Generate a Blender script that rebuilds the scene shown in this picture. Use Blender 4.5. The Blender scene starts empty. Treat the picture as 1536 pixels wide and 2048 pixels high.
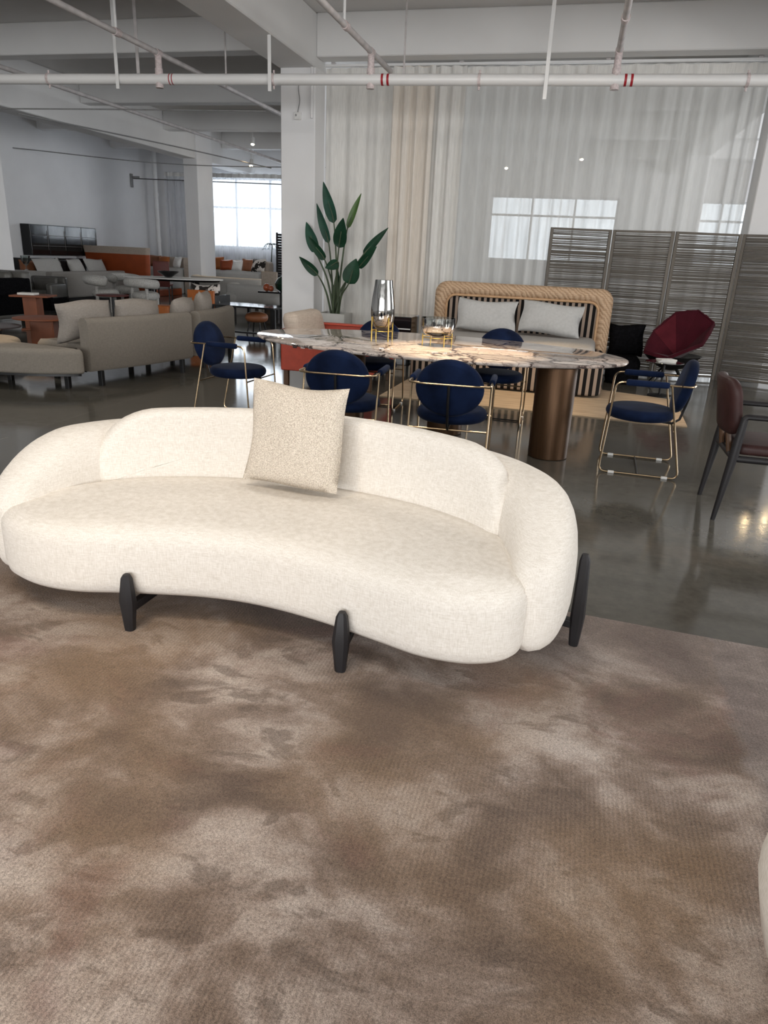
import bpy, bmesh, math, random
from mathutils import Vector, Matrix
R = math.radians
random.seed(7)
S = bpy.context.scene
COL = S.collection

# ------------------------------------------------------------------ camera, sky, light, exposure
def make_camera():
    f_px, pitch, roll, yaw = 1423.0, R(19.9), R(2.6), R(13.6)
    fwd = Vector((-math.sin(yaw)*math.cos(pitch), math.cos(yaw)*math.cos(pitch), -math.sin(pitch)))
    right = Vector((math.cos(yaw), math.sin(yaw), 0))
    up = right.cross(fwd)
    cx = right*math.cos(roll) + up*math.sin(roll)
    cy = -right*math.sin(roll) + up*math.cos(roll)
    cam = bpy.data.cameras.new('camera')
    cam.sensor_fit = 'VERTICAL'; cam.sensor_height = 36.0
    cam.lens = 36.0*f_px/2048.0
    cam.clip_start = 0.05; cam.clip_end = 200
    o = bpy.data.objects.new('camera', cam)
    m = Matrix((cx, cy, -fwd)).transposed().to_4x4()
    m.translation = Vector((0, 0, 1.48))
    o.matrix_world = m
    COL.objects.link(o); S.camera = o
make_camera()

S.view_settings.view_transform = 'Standard'
S.view_settings.look = 'None'
S.view_settings.gamma = 1.0
S.view_settings.use_curve_mapping = False
S.view_settings.exposure = 0.0
try:
    S.cycles.use_denoising = True
    S.cycles.max_bounces = 10
    S.cycles.transparent_max_bounces = 24
    S.cycles.caustics_reflective = False
    S.cycles.caustics_refractive = False
except Exception:
    pass

W = bpy.data.worlds.new('sky'); S.world = W; W.use_nodes = True
bg = W.node_tree.nodes['Background']
bg.inputs['Color'].default_value = (0.86, 0.93, 1.0, 1)
bg.inputs['Strength'].default_value = 2.2

def area(name, loc, rot, sx, sy, power, col):
    l = bpy.data.lights.new(name, 'AREA'); l.shape = 'RECTANGLE'; l.size = sx; l.size_y = sy
    l.energy = power; l.color = col
    o = bpy.data.objects.new(name, l); o.location = loc; o.rotation_euler = rot; COL.objects.link(o)
    return o
# daylight through the shop windows behind the photographer (light leaves along local -Z)
area('daylight_shopfront', (-1.0, -8.8, 2.3), (R(90), 0, 0), 13.0, 3.8, 900, (1.0, 0.985, 0.965))
area('daylight_side', (8.8, 3.0, 2.4), (R(90), 0, R(90)), 6.0, 3.1, 300, (1.0, 0.97, 0.93))
area('added_light_side_rear', (8.8, 16.5, 2.4), (R(90), 0, R(90)), 7.4, 3.1, 520, (0.97, 0.98, 1.0))  # lamp added at a made-up side opening, brightens left wall and sheer
# daylight through the far windows
area('daylight_far_left', (-10.45, 24.2, 2.54), (R(-90), 0, 0), 3.7, 2.15, 185, (0.86, 0.92, 1.0))
area('daylight_far_middle', (-0.93, 24.2, 2.38), (R(-90), 0, 0), 3.73, 1.84, 75, (0.96, 0.97, 1.0))
area('daylight_far_right', (3.72, 24.2, 2.37), (R(-90), 0, 0), 1.55, 1.82, 32, (0.96, 0.97, 1.0))

# ------------------------------------------------------------------ materials
def mat(name, col, rough=0.6, metal=0.0, var=None, bump=None, spec=None, sheen=0.0, col2=None):
    """var = (scale, detail, stretch xyz, amount); bump = (scale, strength, distance, stretch)"""
    m = bpy.data.materials.new(name); m.use_nodes = True
    nt = m.node_tree; n = nt.nodes; b = n['Principled BSDF']
    b.inputs['Base Color'].default_value = (*col, 1)
    b.inputs['Roughness'].default_value = rough
    b.inputs['Metallic'].default_value = metal
    if spec is not None: b.inputs['Specular IOR Level'].default_value = spec
    if sheen:
        b.inputs['Sheen Weight'].default_value = sheen
        b.inputs['Sheen Roughness'].default_value = 0.4
    tc = n.new('ShaderNodeTexCoord')
    def coords(st):
        mp = n.new('ShaderNodeMapping'); mp.inputs['Scale'].default_value = st
        nt.links.new(tc.outputs['Object'], mp.inputs['Vector']); return mp.outputs['Vector']
    if var:
        sc, det, st, amt = var
        no = n.new('ShaderNodeTexNoise'); no.inputs['Scale'].default_value = sc; no.inputs['Detail'].default_value = det
        nt.links.new(coords(st), no.inputs['Vector'])
        rp = n.new('ShaderNodeValToRGB')
        c2 = col2 if col2 else tuple(min(1, c*(1+amt)) for c in col)
        c1 = col if col2 else tuple(c*(1-amt) for c in col)
        rp.color_ramp.elements[0].position = 0.32; rp.color_ramp.elements[1].position = 0.68
        rp.color_ramp.elements[0].color = (*c1, 1); rp.color_ramp.elements[1].color = (*c2, 1)
        nt.links.new(no.outputs['Fac'], rp.inputs['Fac'])
        nt.links.new(rp.outputs['Color'], b.inputs['Base Color'])
    if bump:
        sc, stg, dist, st = bump
        no = n.new('ShaderNodeTexNoise'); no.inputs['Scale'].default_value = sc; no.inputs['Detail'].default_value = 3
        nt.links.new(coords(st), no.inputs['Vector'])
        bp = n.new('ShaderNodeBump'); bp.inputs['Strength'].default_value = stg; bp.inputs['Distance'].default_value = dist
        nt.links.new(no.outputs['Fac'], bp.inputs['Height'])
        nt.links.new(bp.outputs['Normal'], b.inputs['Normal'])
    return m

class N:
    """tiny node builder"""
    def __init__(s, name):
        s.m = bpy.data.materials.new(name); s.m.use_nodes = True
        s.t = s.m.node_tree; s.n = s.t.nodes; s.b = s.n['Principled BSDF']; s.out = s.n['Material Output']
    def new(s, kind, **kw):
        o = s.n.new('ShaderNode'+kind)
        for k, v in kw.items():
            if k.startswith('_'): setattr(o, k[1:], v)
            else: o.inputs[k.replace('__', ' ')].default_value = v
        return o
    def link(s, a, b): s.t.links.new(a, b)
    def ramp(s, fac, stops, interp='LINEAR'):
        r = s.n.new('ShaderNodeValToRGB'); cr = r.color_ramp; cr.interpolation = interp
        while len(cr.elements) < len(stops): cr.elements.new(0.5)
        for e, (p, c) in zip(cr.elements, stops):
            e.position = p; e.color = (*c, 1) if len(c) == 3 else c
        s.link(fac, r.inputs['Fac']); return r.outputs['Color']
    def mix(s, fac, a, b, blend='MIX'):
        x = s.n.new('ShaderNodeMix'); x.data_type = 'RGBA'; x.blend_type = blend
        for i, v in ((0, fac), (6, a), (7, b)):
            if hasattr(v, 'is_linked') or hasattr(v, 'links'): s.link(v, x.inputs[i])
            else: x.inputs[i].default_value = v if i == 0 else (*v, 1)
        return x.outputs[2]
    def math(s, op, a, b=None, c=None):
        x = s.n.new('ShaderNodeMath'); x.operation = op
        for i, v in enumerate((a, b, c)):
            if v is None: continue
            if hasattr(v, 'links'): s.link(v, x.inputs[i])
            else: x.inputs[i].default_value = v
        return x.outputs[0]

def weave(name, c1, c2, scale, bump=0.25, rough=0.9, blotch=None):
    """woven linen: threads in two directions plus slubs"""
    q = N(name); tc = q.new('TexCoord')
    hs = []
    for st in ((1, 1, 0.12), (0.12, 0.12, 1)):
        mp = q.new('Mapping', Scale=st); q.link(tc.outputs['Object'], mp.inputs['Vector'])
        no = q.new('TexNoise', Scale=scale, Detail=2.0, Roughness=0.6); q.link(mp.outputs['Vector'], no.inputs['Vector'])
        hs.append(no.outputs['Fac'])
    f = q.math('MULTIPLY', q.math('ADD', hs[0], hs[1]), 0.5)
    c = q.ramp(f, [(0.36, c1), (0.62, c2)])
    if blotch:
        n2 = q.new('TexNoise', Scale=blotch[0], Detail=2.0); q.link(tc.outputs['Object'], n2.inputs['Vector'])
        c = q.mix(q.ramp(n2.outputs['Fac'], [(0.4, (0, 0, 0)), (0.7, (1, 1, 1))]), c, blotch[1], 'MULTIPLY')
    q.link(c, q.b.inputs['Base Color'])
    q.b.inputs['Roughness'].default_value = rough
    q.b.inputs['Specular IOR Level'].default_value = 0.2
    bp = q.new('Bump', Strength=bump, Distance=0.004); q.link(f, bp.inputs['Height']); q.link(bp.outputs['Normal'], q.b.inputs['Normal'])
    return q.m

def emit(name, col, k):
    q = N(name); e = q.new('Emission', Color=(*col, 1), Strength=k)
    q.link(e.outputs[0], q.out.inputs['Surface']); return q.m

def sheer(name, col, clear):
    q = N(name)
    q.n.remove(q.b)
    tr = q.new('BsdfTransparent'); df = q.new('BsdfDiffuse', Color=(*col, 1)); tl = q.new('BsdfTranslucent', Color=(*col, 1))
    m1 = q.new('MixShader', Fac=0.4); q.link(df.outputs[0], m1.inputs[1]); q.link(tl.outputs[0], m1.inputs[2])
    tc = q.new('TexCoord'); mp = q.new('Mapping', Scale=(1, 1, 0.15)); q.link(tc.outputs['Object'], mp.inputs['Vector'])
    no = q.new('TexNoise', Scale=18.0, Detail=3.0); q.link(mp.outputs['Vector'], no.inputs['Vector'])
    f = q.math('MULTIPLY_ADD', no.outputs['Fac'], -0.25, 1.0-clear+0.125)
    lw = q.new('LayerWeight', Blend=0.35)      # cloth seen edge-on hides more
    f = q.math('MINIMUM', q.math('MULTIPLY_ADD', lw.outputs['Facing'], 0.45, f), 1.0)
    m2 = q.new('MixShader'); q.link(f, m2.inputs[0]); q.link(tr.outputs[0], m2.inputs[1]); q.link(m1.outputs[0], m2.inputs[2])
    q.link(m2.outputs[0], q.out.inputs['Surface']); return q.m

def thin_glass(name, tint, gloss=0.12):
    q = N(name); q.n.remove(q.b)
    tr = q.new('BsdfTransparent', Color=(*tint, 1)); gl = q.new('BsdfGlossy', Color=(1, 1, 1, 1), Roughness=0.02)
    lw = q.new('LayerWeight', Blend=0.3)
    f = q.math('MINIMUM', q.math('ADD', lw.outputs['Fresnel'], gloss), 1.0)
    mx = q.new('MixShader'); q.link(f, mx.inputs[0]); q.link(tr.outputs[0], mx.inputs[1]); q.link(gl.outputs[0], mx.inputs[2])
    q.link(mx.outputs[0], q.out.inputs['Surface']); return q.m

def smoked_glass(name, z0, z1, low, high_clear):
    """mirror coating at the foot that fades to clear smoke at the rim (object z)"""
    q = N(name); q.n.remove(q.b); tc = q.new('TexCoord'); sp = q.new('SeparateXYZ'); q.link(tc.outputs['Object'], sp.inputs[0])
    t = q.math('DIVIDE', q.math('SUBTRACT', sp.outputs['Z'], z0), z1-z0)
    tr = q.new('BsdfTransparent'); gl = q.new('BsdfGlossy', Roughness=0.05)
    q.link(q.ramp(t, [(0.0, (0.3, 0.3, 0.3)), (1.0, high_clear)]), tr.inputs['Color'])
    q.link(q.ramp(t, [(0.0, low), (0.35, (0.75, 0.74, 0.72)), (1.0, (0.9, 0.9, 0.9))]), gl.inputs['Color'])
    lw = q.new('LayerWeight', Blend=0.25)
    f = q.math('MINIMUM', q.math('ADD', q.math('SUBTRACT', 0.85, q.math('MULTIPLY', t, 0.7)), lw.outputs['Fresnel']), 1.0)
    mx = q.new('MixShader'); q.link(q.math('MAXIMUM', f, 0.1), mx.inputs[0]); q.link(tr.outputs[0], mx.inputs[1]); q.link(gl.outputs[0], mx.inputs[2])
    q.link(mx.outputs[0], q.out.inputs['Surface']); return q.m

def stripes(name, axis, period, c1, c2, duty=0.5):
    q = N(name); tc = q.new('TexCoord'); sp = q.new('SeparateXYZ'); q.link(tc.outputs['Object'], sp.inputs[0])
    f = q.math('FRACT', q.math('DIVIDE', q.math('ADD', sp.outputs[axis], 20*period), period))
    c = q.mix(q.math('GREATER_THAN', f, duty), c1, c2)
    q.link(c, q.b.inputs['Base Color']); q.b.inputs['Roughness'].default_value = 0.85
    q.b.inputs['Specular IOR Level'].default_value = 0.15
    return q.m

def mat_carpet():
    q = N('carpet'); tc = q.new('TexCoord'); P = tc.outputs['Object']
    def noise(scale, det, rough, st=(1, 1, 1), dist=0.0, off=(0, 0, 0)):
        mp = q.new('Mapping', Scale=st, Location=off); q.link(P, mp.inputs['Vector'])
        x = q.new('TexNoise', Scale=scale, Detail=det, Roughness=rough, Distortion=dist); q.link(mp.outputs['Vector'], x.inputs['Vector']); return x.outputs['Fac']
    def mask(f, a, b, k): return q.math('MULTIPLY', q.ramp(f, [(a, (0, 0, 0)), (b, (1, 1, 1))]), k)
    big = noise(1.75, 9.0, 0.60, (1.05, 1.35, 1), 0.35, (0.35, 0.55, 0))
    c = q.ramp(big, [(0.36, (0.140, 0.098, 0.076)), (0.44, (0.195, 0.142, 0.110)), (0.495, (0.265, 0.202, 0.166)), (0.54, (0.37, 0.30, 0.258)), (0.62, (0.50, 0.43, 0.385))])
    c = q.mix(mask(noise(4.6, 5.0, 0.6, (1, 1.6, 1), 0.5, (2.0, 6.0, 0)), 0.56, 0.62, 0.55), c, (0.125, 0.090, 0.070))
    c = q.mix(mask(noise(2.3, 5.0, 0.6, (1, 1, 1), 0.6, (5.1, 2.2, 0)), 0.55, 0.66, 0.36), c, (0.20, 0.104, 0.092))
    c = q.mix(mask(noise(0.8, 3.0, 0.5, (1, 1, 1), 0.2, (8.6, 4.1, 0)), 0.48, 0.62, 0.5), c, (0.27, 0.175, 0.10))
    # greyer border woven round the field: the right side (x > .7) and, fainter, the far side (y > 2.45)
    sp = q.new('SeparateXYZ'); q.link(P, sp.inputs[0])
    wob = q.math('MULTIPLY', q.math('SUBTRACT', noise(6.0, 4.0, 0.65), 0.5), 0.16)
    bx = q.ramp(q.math('ADD', sp.outputs['X'], wob), [(0.69, (0, 0, 0)), (0.73, (1, 1, 1))])
    yy = q.math('SUBTRACT', q.math('ADD', sp.outputs['Y'], wob), 2.0)
    by = q.math('MULTIPLY', q.ramp(yy, [(0.40, (0, 0, 0)), (0.56, (1, 1, 1))]), 0.62)
    grey = q.ramp(noise(2.6, 7.0, 0.62, (1, 1, 1), 0.5, (1, 7, 0)), [(0.38, (0.135, 0.108, 0.102)), (0.5, (0.205, 0.170, 0.158)), (0.64, (0.315, 0.268, 0.245))])
    c = q.mix(q.math('MULTIPLY', q.math('MAXIMUM', bx, by), 0.82), c, grey)
    fib = noise(150.0, 3.0, 0.75); fib2 = noise(420.0, 1.0, 0.5)
    c = q.mix(1.0, c, q.ramp(q.math('MULTIPLY', q.math('ADD', fib, fib2), 0.5), [(0.36, (0.56, 0.56, 0.56)), (0.64, (1.36, 1.36, 1.36))]), 'MULTIPLY')
    rows = q.new('TexWave', _wave_type='BANDS', _bands_direction='X', Scale=24.0, Distortion=0.8, Detail=2.0)
    rows.inputs['Detail Scale'].default_value = 5.0
    q.link(P, rows.inputs['Vector'])
    rmask = q.ramp(noise(1.2, 3.0, 0.5, (1, 1, 1), 0, (3.4, 3, 0)), [(0.44, (0, 0, 0)), (0.62, (1, 1, 1))])
    c = q.mix(q.math('MULTIPLY', rmask, 0.20), c, q.mix(1.0, c, q.ramp(rows.outputs['Fac'], [(0.2, (0.6, 0.6, 0.6)), (0.8, (1.35, 1.35, 1.35))]), 'MULTIPLY'))
    q.link(c, q.b.inputs['Base Color'])
    q.b.inputs['Roughness'].default_value = 0.95; q.b.inputs['Specular IOR Level'].default_value = 0.1
    q.b.inputs['Sheen Weight'].default_value = 0.15; q.b.inputs['Sheen Roughness'].default_value = 0.5
    h = q.math('ADD', q.math('MULTIPLY', fib, 0.8), q.math('ADD', q.math('MULTIPLY', big, 2.2), q.math('MULTIPLY', q.math('MULTIPLY', rows.outputs['Fac'], rmask), 0.25)))
    bp = q.new('Bump', Strength=0.8, Distance=0.008); q.link(h, bp.inputs['Height']); q.link(bp.outputs['Normal'], q.b.inputs['Normal'])
    return q.m

def mat_concrete():
    q = N('polished_concrete'); tc = q.new('TexCoord'); P = tc.outputs['Object']
    n1 = q.new('TexNoise', Scale=0.7, Detail=7.0, Roughness=0.65, Distortion=0.6); q.link(P, n1.inputs['Vector'])
    n2 = q.new('TexNoise', Scale=14.0, Detail=5.0, Roughness=0.7); q.link(P, n2.inputs['Vector'])
    c = q.ramp(n1.outputs['Fac'], [(0.3, (0.064, 0.060, 0.051)), (0.5, (0.094, 0.088, 0.075)), (0.72, (0.132, 0.112, 0.091))])
    c = q.mix(1.0, c, q.ramp(n2.outputs['Fac'], [(0.3, (0.82, 0.82, 0.82)), (0.7, (1.15, 1.15, 1.15))]), 'MULTIPLY')
    sp = q.new('SeparateXYZ'); q.link(P, sp.inputs[0])           # saw-cut joints of the slab
    jx = q.math('LESS_THAN', q.math('ABSOLUTE', q.math('SUBTRACT', sp.outputs['X'], -4.18)), 0.006)
    jy = q.math('LESS_THAN', q.math('ABSOLUTE', q.math('SUBTRACT', sp.outputs['X'], 2.45)), 0.006)
    c = q.mix(q.math('MULTIPLY', q.math('MAXIMUM', jx, jy), 0.5), c, (0.2, 0.19, 0.17))
    q.link(c, q.b.inputs['Base Color'])
    q.link(q.ramp(n2.outputs['Fac'], [(0.3, (0.08, 0.08, 0.08)), (0.7, (0.145, 0.145, 0.145))]), q.b.inputs['Roughness'])
    q.b.inputs['Specular IOR Level'].default_value = 0.5
    bp = q.new('Bump', Strength=0.05, Distance=0.01); q.link(n1.outputs['Fac'], bp.inputs['Height']); q.link(bp.outputs['Normal'], q.b.inputs['Normal'])
    return q.m

def mat_marble():
    q = N('veined_marble'); tc = q.new('TexCoord'); P = tc.outputs['Object']
    wp = q.new('TexNoise', Scale=3.0, Detail=6.0, Roughness=0.6); q.link(P, wp.inputs['Vector'])
    mp = q.mix(0.30, P, wp.outputs['Color'])
    v1 = q.new('TexVoronoi', _feature='DISTANCE_TO_EDGE', Scale=3.0); q.link(mp, v1.inputs['Vector'])
    v2 = q.new('TexVoronoi', _feature='DISTANCE_TO_EDGE', Scale=8.0); q.link(mp, v2.inputs['Vector'])
    cell = q.new('TexVoronoi', Scale=3.0); q.link(mp, cell.inputs['Vector'])
    st = q.new('Mapping', Scale=(1.2, 4.5, 1), Rotation=(0, 0, R(35))); q.link(P, st.inputs['Vector'])
    n = q.new('TexNoise', Scale=3.2, Detail=8.0, Roughness=0.68, Distortion=0.8); q.link(st.outputs['Vector'], n.inputs['Vector'])
    base = q.ramp(n.outputs['Fac'], [(0.32, (0.21, 0.185, 0.17)), (0.45, (0.44, 0.385, 0.35)), (0.6, (0.64, 0.575, 0.53)), (0.75, (0.78, 0.73, 0.69))])
    sep = q.new('SeparateColor'); q.link(cell.outputs['Color'], sep.inputs[0])
    base = q.mix(q.math('MULTIPLY', q.math('GREATER_THAN', sep.outputs[0], 0.72), 0.5), base, (0.17, 0.145, 0.135))
    base = q.mix(q.math('MULTIPLY', q.math('LESS_THAN', sep.outputs[1], 0.35), 0.45), base, (0.70, 0.56, 0.48))
    base = q.mix(q.ramp(v2.outputs['Distance'], [(0.0, (0.75, 0.75, 0.75)), (0.03, (0, 0, 0))]), base, (0.13, 0.095, 0.085))
    base = q.mix(q.ramp(v1.outputs['Distance'], [(0.0, (1, 1, 1)), (0.012, (0.9, 0.9, 0.9)), (0.04, (0, 0, 0))]), base, (0.055, 0.038, 0.036))
    q.link(base, q.b.inputs['Base Color']); q.b.inputs['Roughness'].default_value = 0.05
    q.b.inputs['Specular IOR Level'].default_value = 0.55
    return q.m

def mat_cowhide():
    q = N('cowhide'); tc = q.new('TexCoord'); n = q.new('TexNoise', Scale=7.0, Detail=2.0); q.link(tc.outputs['Object'], n.inputs['Vector'])
    q.link(q.ramp(n.outputs['Fac'], [(0.47, (0.02, 0.016, 0.014)), (0.5, (0.75, 0.7, 0.66))]), q.b.inputs['Base Color']); q.b.inputs['Roughness'].default_value = 0.9
    return q.m

def mat_raffia():
    q = N('braided_raffia'); tc = q.new('TexCoord')
    br = q.new('TexBrick', Scale=9.0); br.offset = 0.5
    br.inputs['Color1'].default_value = (0.50, 0.33, 0.19, 1); br.inputs['Color2'].default_value = (0.40, 0.25, 0.14, 1); br.inputs['Mortar'].default_value = (0.26, 0.155, 0.085, 1)
    br.inputs['Mortar Size'].default_value = 0.035; br.inputs['Brick Width'].default_value = 0.6; br.inputs['Row Height'].default_value = 0.22
    mp = q.new('Mapping', Rotation=(R(90), 0, R(0)), Scale=(1, 1, 1)); q.link(tc.outputs['Object'], mp.inputs['Vector'])
    wv = q.new('TexWave', _wave_type='BANDS', _bands_direction='DIAGONAL', Scale=9.0, Distortion=6.0, Detail=3.0); q.link(tc.outputs['Object'], wv.inputs['Vector'])
    q.link(mp.outputs['Vector'], br.inputs['Vector'])
    c = q.mix(0.6, br.outputs['Color'], q.ramp(wv.outputs['Fac'], [(0.1, (0.42, 0.275, 0.17)), (0.6, (0.66, 0.48, 0.33))]))
    q.link(c, q.b.inputs['Base Color']); q.b.inputs['Roughness'].default_value = 0.7
    bp = q.new('Bump', Strength=0.5, Distance=0.01); q.link(wv.outputs['Fac'], bp.inputs['Height']); q.link(bp.outputs['Normal'], q.b.inputs['Normal'])
    return q.m

M = {}
M['wall'] = mat('white_paint', (0.83, 0.83, 0.84), 0.8, var=(1.3, 5, (1, 1, 1), 0.03), bump=(60, 0.06, 0.002, (1, 1, 1)))
M['ceil'] = mat('ceiling_paint', (0.72, 0.71, 0.70), 0.85, var=(0.8, 5, (1, 1, 1), 0.04))
M['beam'] = mat('beam_paint', (0.80, 0.80, 0.80), 0.8, var=(0.9, 5, (1, 1, 1), 0.04))
M['floor'] = mat_concrete()
M['carpet'] = mat_carpet()
M['rugside'] = mat('rug_backing', (0.2, 0.17, 0.15), 0.95, var=(90, 2, (1, 1, 1), 0.2))
M['linen'] = weave('cream_linen', (0.68, 0.632, 0.568), (0.84, 0.80, 0.748), 300.0, 0.28)
M['boucle'] = mat('oatmeal_boucle', (0.46, 0.39, 0.32), 0.95, var=(240, 3, (1, 1, 1), 0.5), col2=(0.86, 0.79, 0.69), bump=(220, 0.8, 0.006, (1, 1, 1)), spec=0.1)
M['blackwood'] = mat('black_stained_wood', (0.009, 0.008, 0.010), 0.55, var=(14, 4, (1, 1, 0.2), 0.3), bump=(40, 0.1, 0.002, (1, 1, 0.1)))
M['blackmetal'] = mat('black_metal', (0.012, 0.012, 0.013), 0.4, 0.3)
M['velvet'] = mat('navy_velvet', (0.006, 0.012, 0.036), 0.85, var=(6, 4, (1, 1, 1), 0.4), bump=(160, 0.15, 0.002, (1, 1, 1)), sheen=0.06, spec=0.06)
M['brass'] = mat('brushed_brass', (0.66, 0.50, 0.32), 0.22, 1.0, var=(30, 2, (1, 1, 0.2), 0.06))
M['gold'] = mat('gold_metal', (0.80, 0.55, 0.14), 0.3, 1.0, var=(30, 2, (1, 1, 0.2), 0.06))
M['bronze'] = mat('brushed_bronze', (0.072, 0.037, 0.017), 0.42, 0.7, var=(30, 3, (8, 8, 0.15), 0.18))
M['marble'] = mat_marble()
M['plastic'] = mat('clear_white_plastic', (0.75, 0.75, 0.74), 0.4, var=(20, 2, (1, 1, 1), 0.05))
M['pipe'] = mat('white_pipe_paint', (0.76, 0.76, 0.76), 0.35, var=(3, 4, (0.3, 1, 1), 0.05))
M['pipeold'] = mat('weathered_pipe_paint', (0.46, 0.44, 0.44), 0.5, var=(8, 5, (1, 1, 1), 0.15), col2=(0.62, 0.58, 0.58))
M['redtape'] = mat('red_pipe_band', (0.34, 0.012, 0.022), 0.5, var=(30, 3, (1, 1, 1), 0.15))
M['pinkish'] = mat('worn_fitting_paint', (0.58, 0.5, 0.5), 0.45, var=(40, 4, (1, 1, 1), 0.2))
M['drape'] = mat('cream_linen_drape', (0.76, 0.75, 0.725), 0.9, var=(60, 3, (1, 1, 0.1), 0.06), spec=0.1)
M['drape2'] = mat('warm_linen_drape', (0.78, 0.725, 0.66), 0.9, var=(60, 3, (1, 1, 0.1), 0.06), spec=0.1)
M['sheer'] = sheer('grey_sheer_voile', (0.80, 0.80, 0.78), 0.26)
M['sheerfar'] = sheer('white_sheer_voile', (0.80, 0.82, 0.86), 0.50)
M['leaf'] = mat('dark_green_leaf', (0.008, 0.042, 0.020), 0.5, var=(5, 3, (1, 1, 1), 0.35), spec=0.25)
M['leaf2'] = mat('grey_green_leaf', (0.022, 0.075, 0.050), 0.55, var=(5, 3, (1, 1, 1), 0.25), spec=0.25)
M['leaf3'] = mat('olive_green_leaf', (0.05, 0.115, 0.02), 0.45, var=(5, 3, (1, 1, 1), 0.25))
M['stem'] = mat('plant_stem', (0.06, 0.085, 0.045), 0.6, var=(12, 3, (1, 1, 0.2), 0.3))
M['pot'] = mat('pale_cement', (0.52, 0.52, 0.50), 0.85, var=(6, 5, (1, 1, 1), 0.08))
M['soil'] = mat('dark_soil', (0.035, 0.028, 0.022), 0.95, var=(40, 4, (1, 1, 1), 0.4))
M['glass_vase'] = smoked_glass('smoked_vase_glass', 0.10, 0.52, (0.30, 0.25, 0.19), (0.80, 0.82, 0.82))
M['glass_bowl'] = smoked_glass('smoked_bowl_glass', 0.06, 0.24, (0.55, 0.42, 0.25), (0.86, 0.87, 0.86))
M['pane'] = thin_glass('window_glass', (0.97, 0.98, 0.98), 0.03)
M['clearglass'] = thin_glass('table_glass', (0.8, 0.84, 0.83), 0.10)
M['winframe'] = mat('white_window_frame', (0.7, 0.72, 0.74), 0.5, var=(9, 2, (1, 1, 1), 0.05))
M['redlacquer'] = mat('red_leather', (0.42, 0.058, 0.030), 0.5, var=(12, 3, (1, 1, 1), 0.1))
M['brownwood'] = mat('brown_wood', (0.095, 0.048, 0.024), 0.5, var=(14, 4, (1, 1, 0.15), 0.25))
M['tanfabric'] = weave('tan_linen', (0.42, 0.35, 0.29), (0.54, 0.46, 0.39), 90.0, 0.2)
M['taupe'] = weave('taupe_upholstery', (0.185, 0.165, 0.14), (0.245, 0.22, 0.19), 260.0, 0.12)
M['taupe2'] = weave('taupe_cushion', (0.23, 0.205, 0.185), (0.32, 0.29, 0.26), 260.0, 0.12)
M['greywhite'] = weave('pale_grey_upholstery', (0.44, 0.43, 0.41), (0.54, 0.53, 0.51), 260.0, 0.12)
M['greysofa_shade'] = weave('shaded_grey_upholstery', (0.30, 0.285, 0.265), (0.38, 0.36, 0.335), 260.0, 0.12)  # shade on the corner sofa's back put into a darker upholstery
M['bouclewhite'] = mat('white_boucle', (0.42, 0.41, 0.39), 0.95, var=(60, 3, (1, 1, 1), 0.3), col2=(0.66, 0.65, 0.62), bump=(60, 0.6, 0.01, (1, 1, 1)))
M['darkleather'] = mat('charcoal_leather', (0.095, 0.092, 0.084), 0.42, var=(4, 4, (1, 1, 1), 0.25), bump=(50, 0.12, 0.004, (1, 1, 1)))
M['brownleather'] = mat('oxblood_leather', (0.034, 0.013, 0.012), 0.5, var=(5, 4, (1, 1, 1), 0.25), bump=(80, 0.1, 0.003, (1, 1, 1)), spec=0.3)
M['rust'] = mat('rust_lacquer', (0.20, 0.056, 0.019), 0.55, var=(6, 4, (1, 1, 0.2), 0.15))
M['darktop'] = mat('dark_brown_veneer', (0.06, 0.045, 0.045), 0.4, var=(6, 4, (6, 1, 1), 0.2))
M['orange'] = mat('orange_leather', (0.42, 0.12, 0.022), 0.5, var=(5, 4, (1, 1, 1), 0.12))
M['deeporange'] = mat('burnt_orange_leather', (0.33, 0.062, 0.012), 0.5, var=(5, 4, (1, 1, 1), 0.1))
M['cognac'] = mat('cognac_leather', (0.30, 0.11, 0.045), 0.5, var=(6, 4, (1, 1, 1), 0.15))
M['darkred'] = mat('dark_red_leather', (0.12, 0.018, 0.012), 0.5, var=(6, 4, (1, 1, 1), 0.15))
M['burgundy'] = mat('burgundy_velvet', (0.046, 0.005, 0.010), 0.85, var=(6, 4, (1, 1, 1), 0.2), sheen=0.1, spec=0.1)
M['burgundy2'] = mat('burgundy_velvet_lighter', (0.078, 0.010, 0.016), 0.85, var=(6, 4, (1, 1, 1), 0.2), sheen=0.1, spec=0.1)  # slightly lighter burgundy, for a single shell panel
M['blackfabric'] = mat('black_plush', (0.005, 0.005, 0.006), 0.95, spec=0.04, var=(30, 4, (1, 1, 1), 0.4), bump=(50, 0.8, 0.01, (1, 1, 1)))
M['blackgloss'] = mat('black_glass', (0.008, 0.008, 0.009), 0.08, var=(3, 2, (1, 1, 1), 0.2))
M['cowhide'] = mat_cowhide()
M['paper'] = mat('white_paper', (0.82, 0.81, 0.78), 0.6, var=(30, 2, (1, 1, 1), 0.04))
M['bedlinen'] = mat('grey_bed_linen', (0.36, 0.345, 0.33), 0.9, var=(30, 3, (1, 1, 1), 0.06), bump=(8, 0.25, 0.02, (1, 1, 1)))
M['pillowlinen'] = mat('pale_grey_linen', (0.47, 0.47, 0.465), 0.9, var=(30, 3, (1, 1, 1), 0.05), bump=(9, 0.3, 0.02, (1, 1, 1)))
M['stripe'] = stripes('black_beige_stripe', 'X', 0.078, (0.010, 0.009, 0.009), (0.36, 0.28, 0.225), 0.52)
M['raffia'] = mat_raffia()
M['cane'] = mat('smooth_cane', (0.50, 0.31, 0.17), 0.45, var=(20, 3, (1, 1, 1), 0.12))
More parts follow.
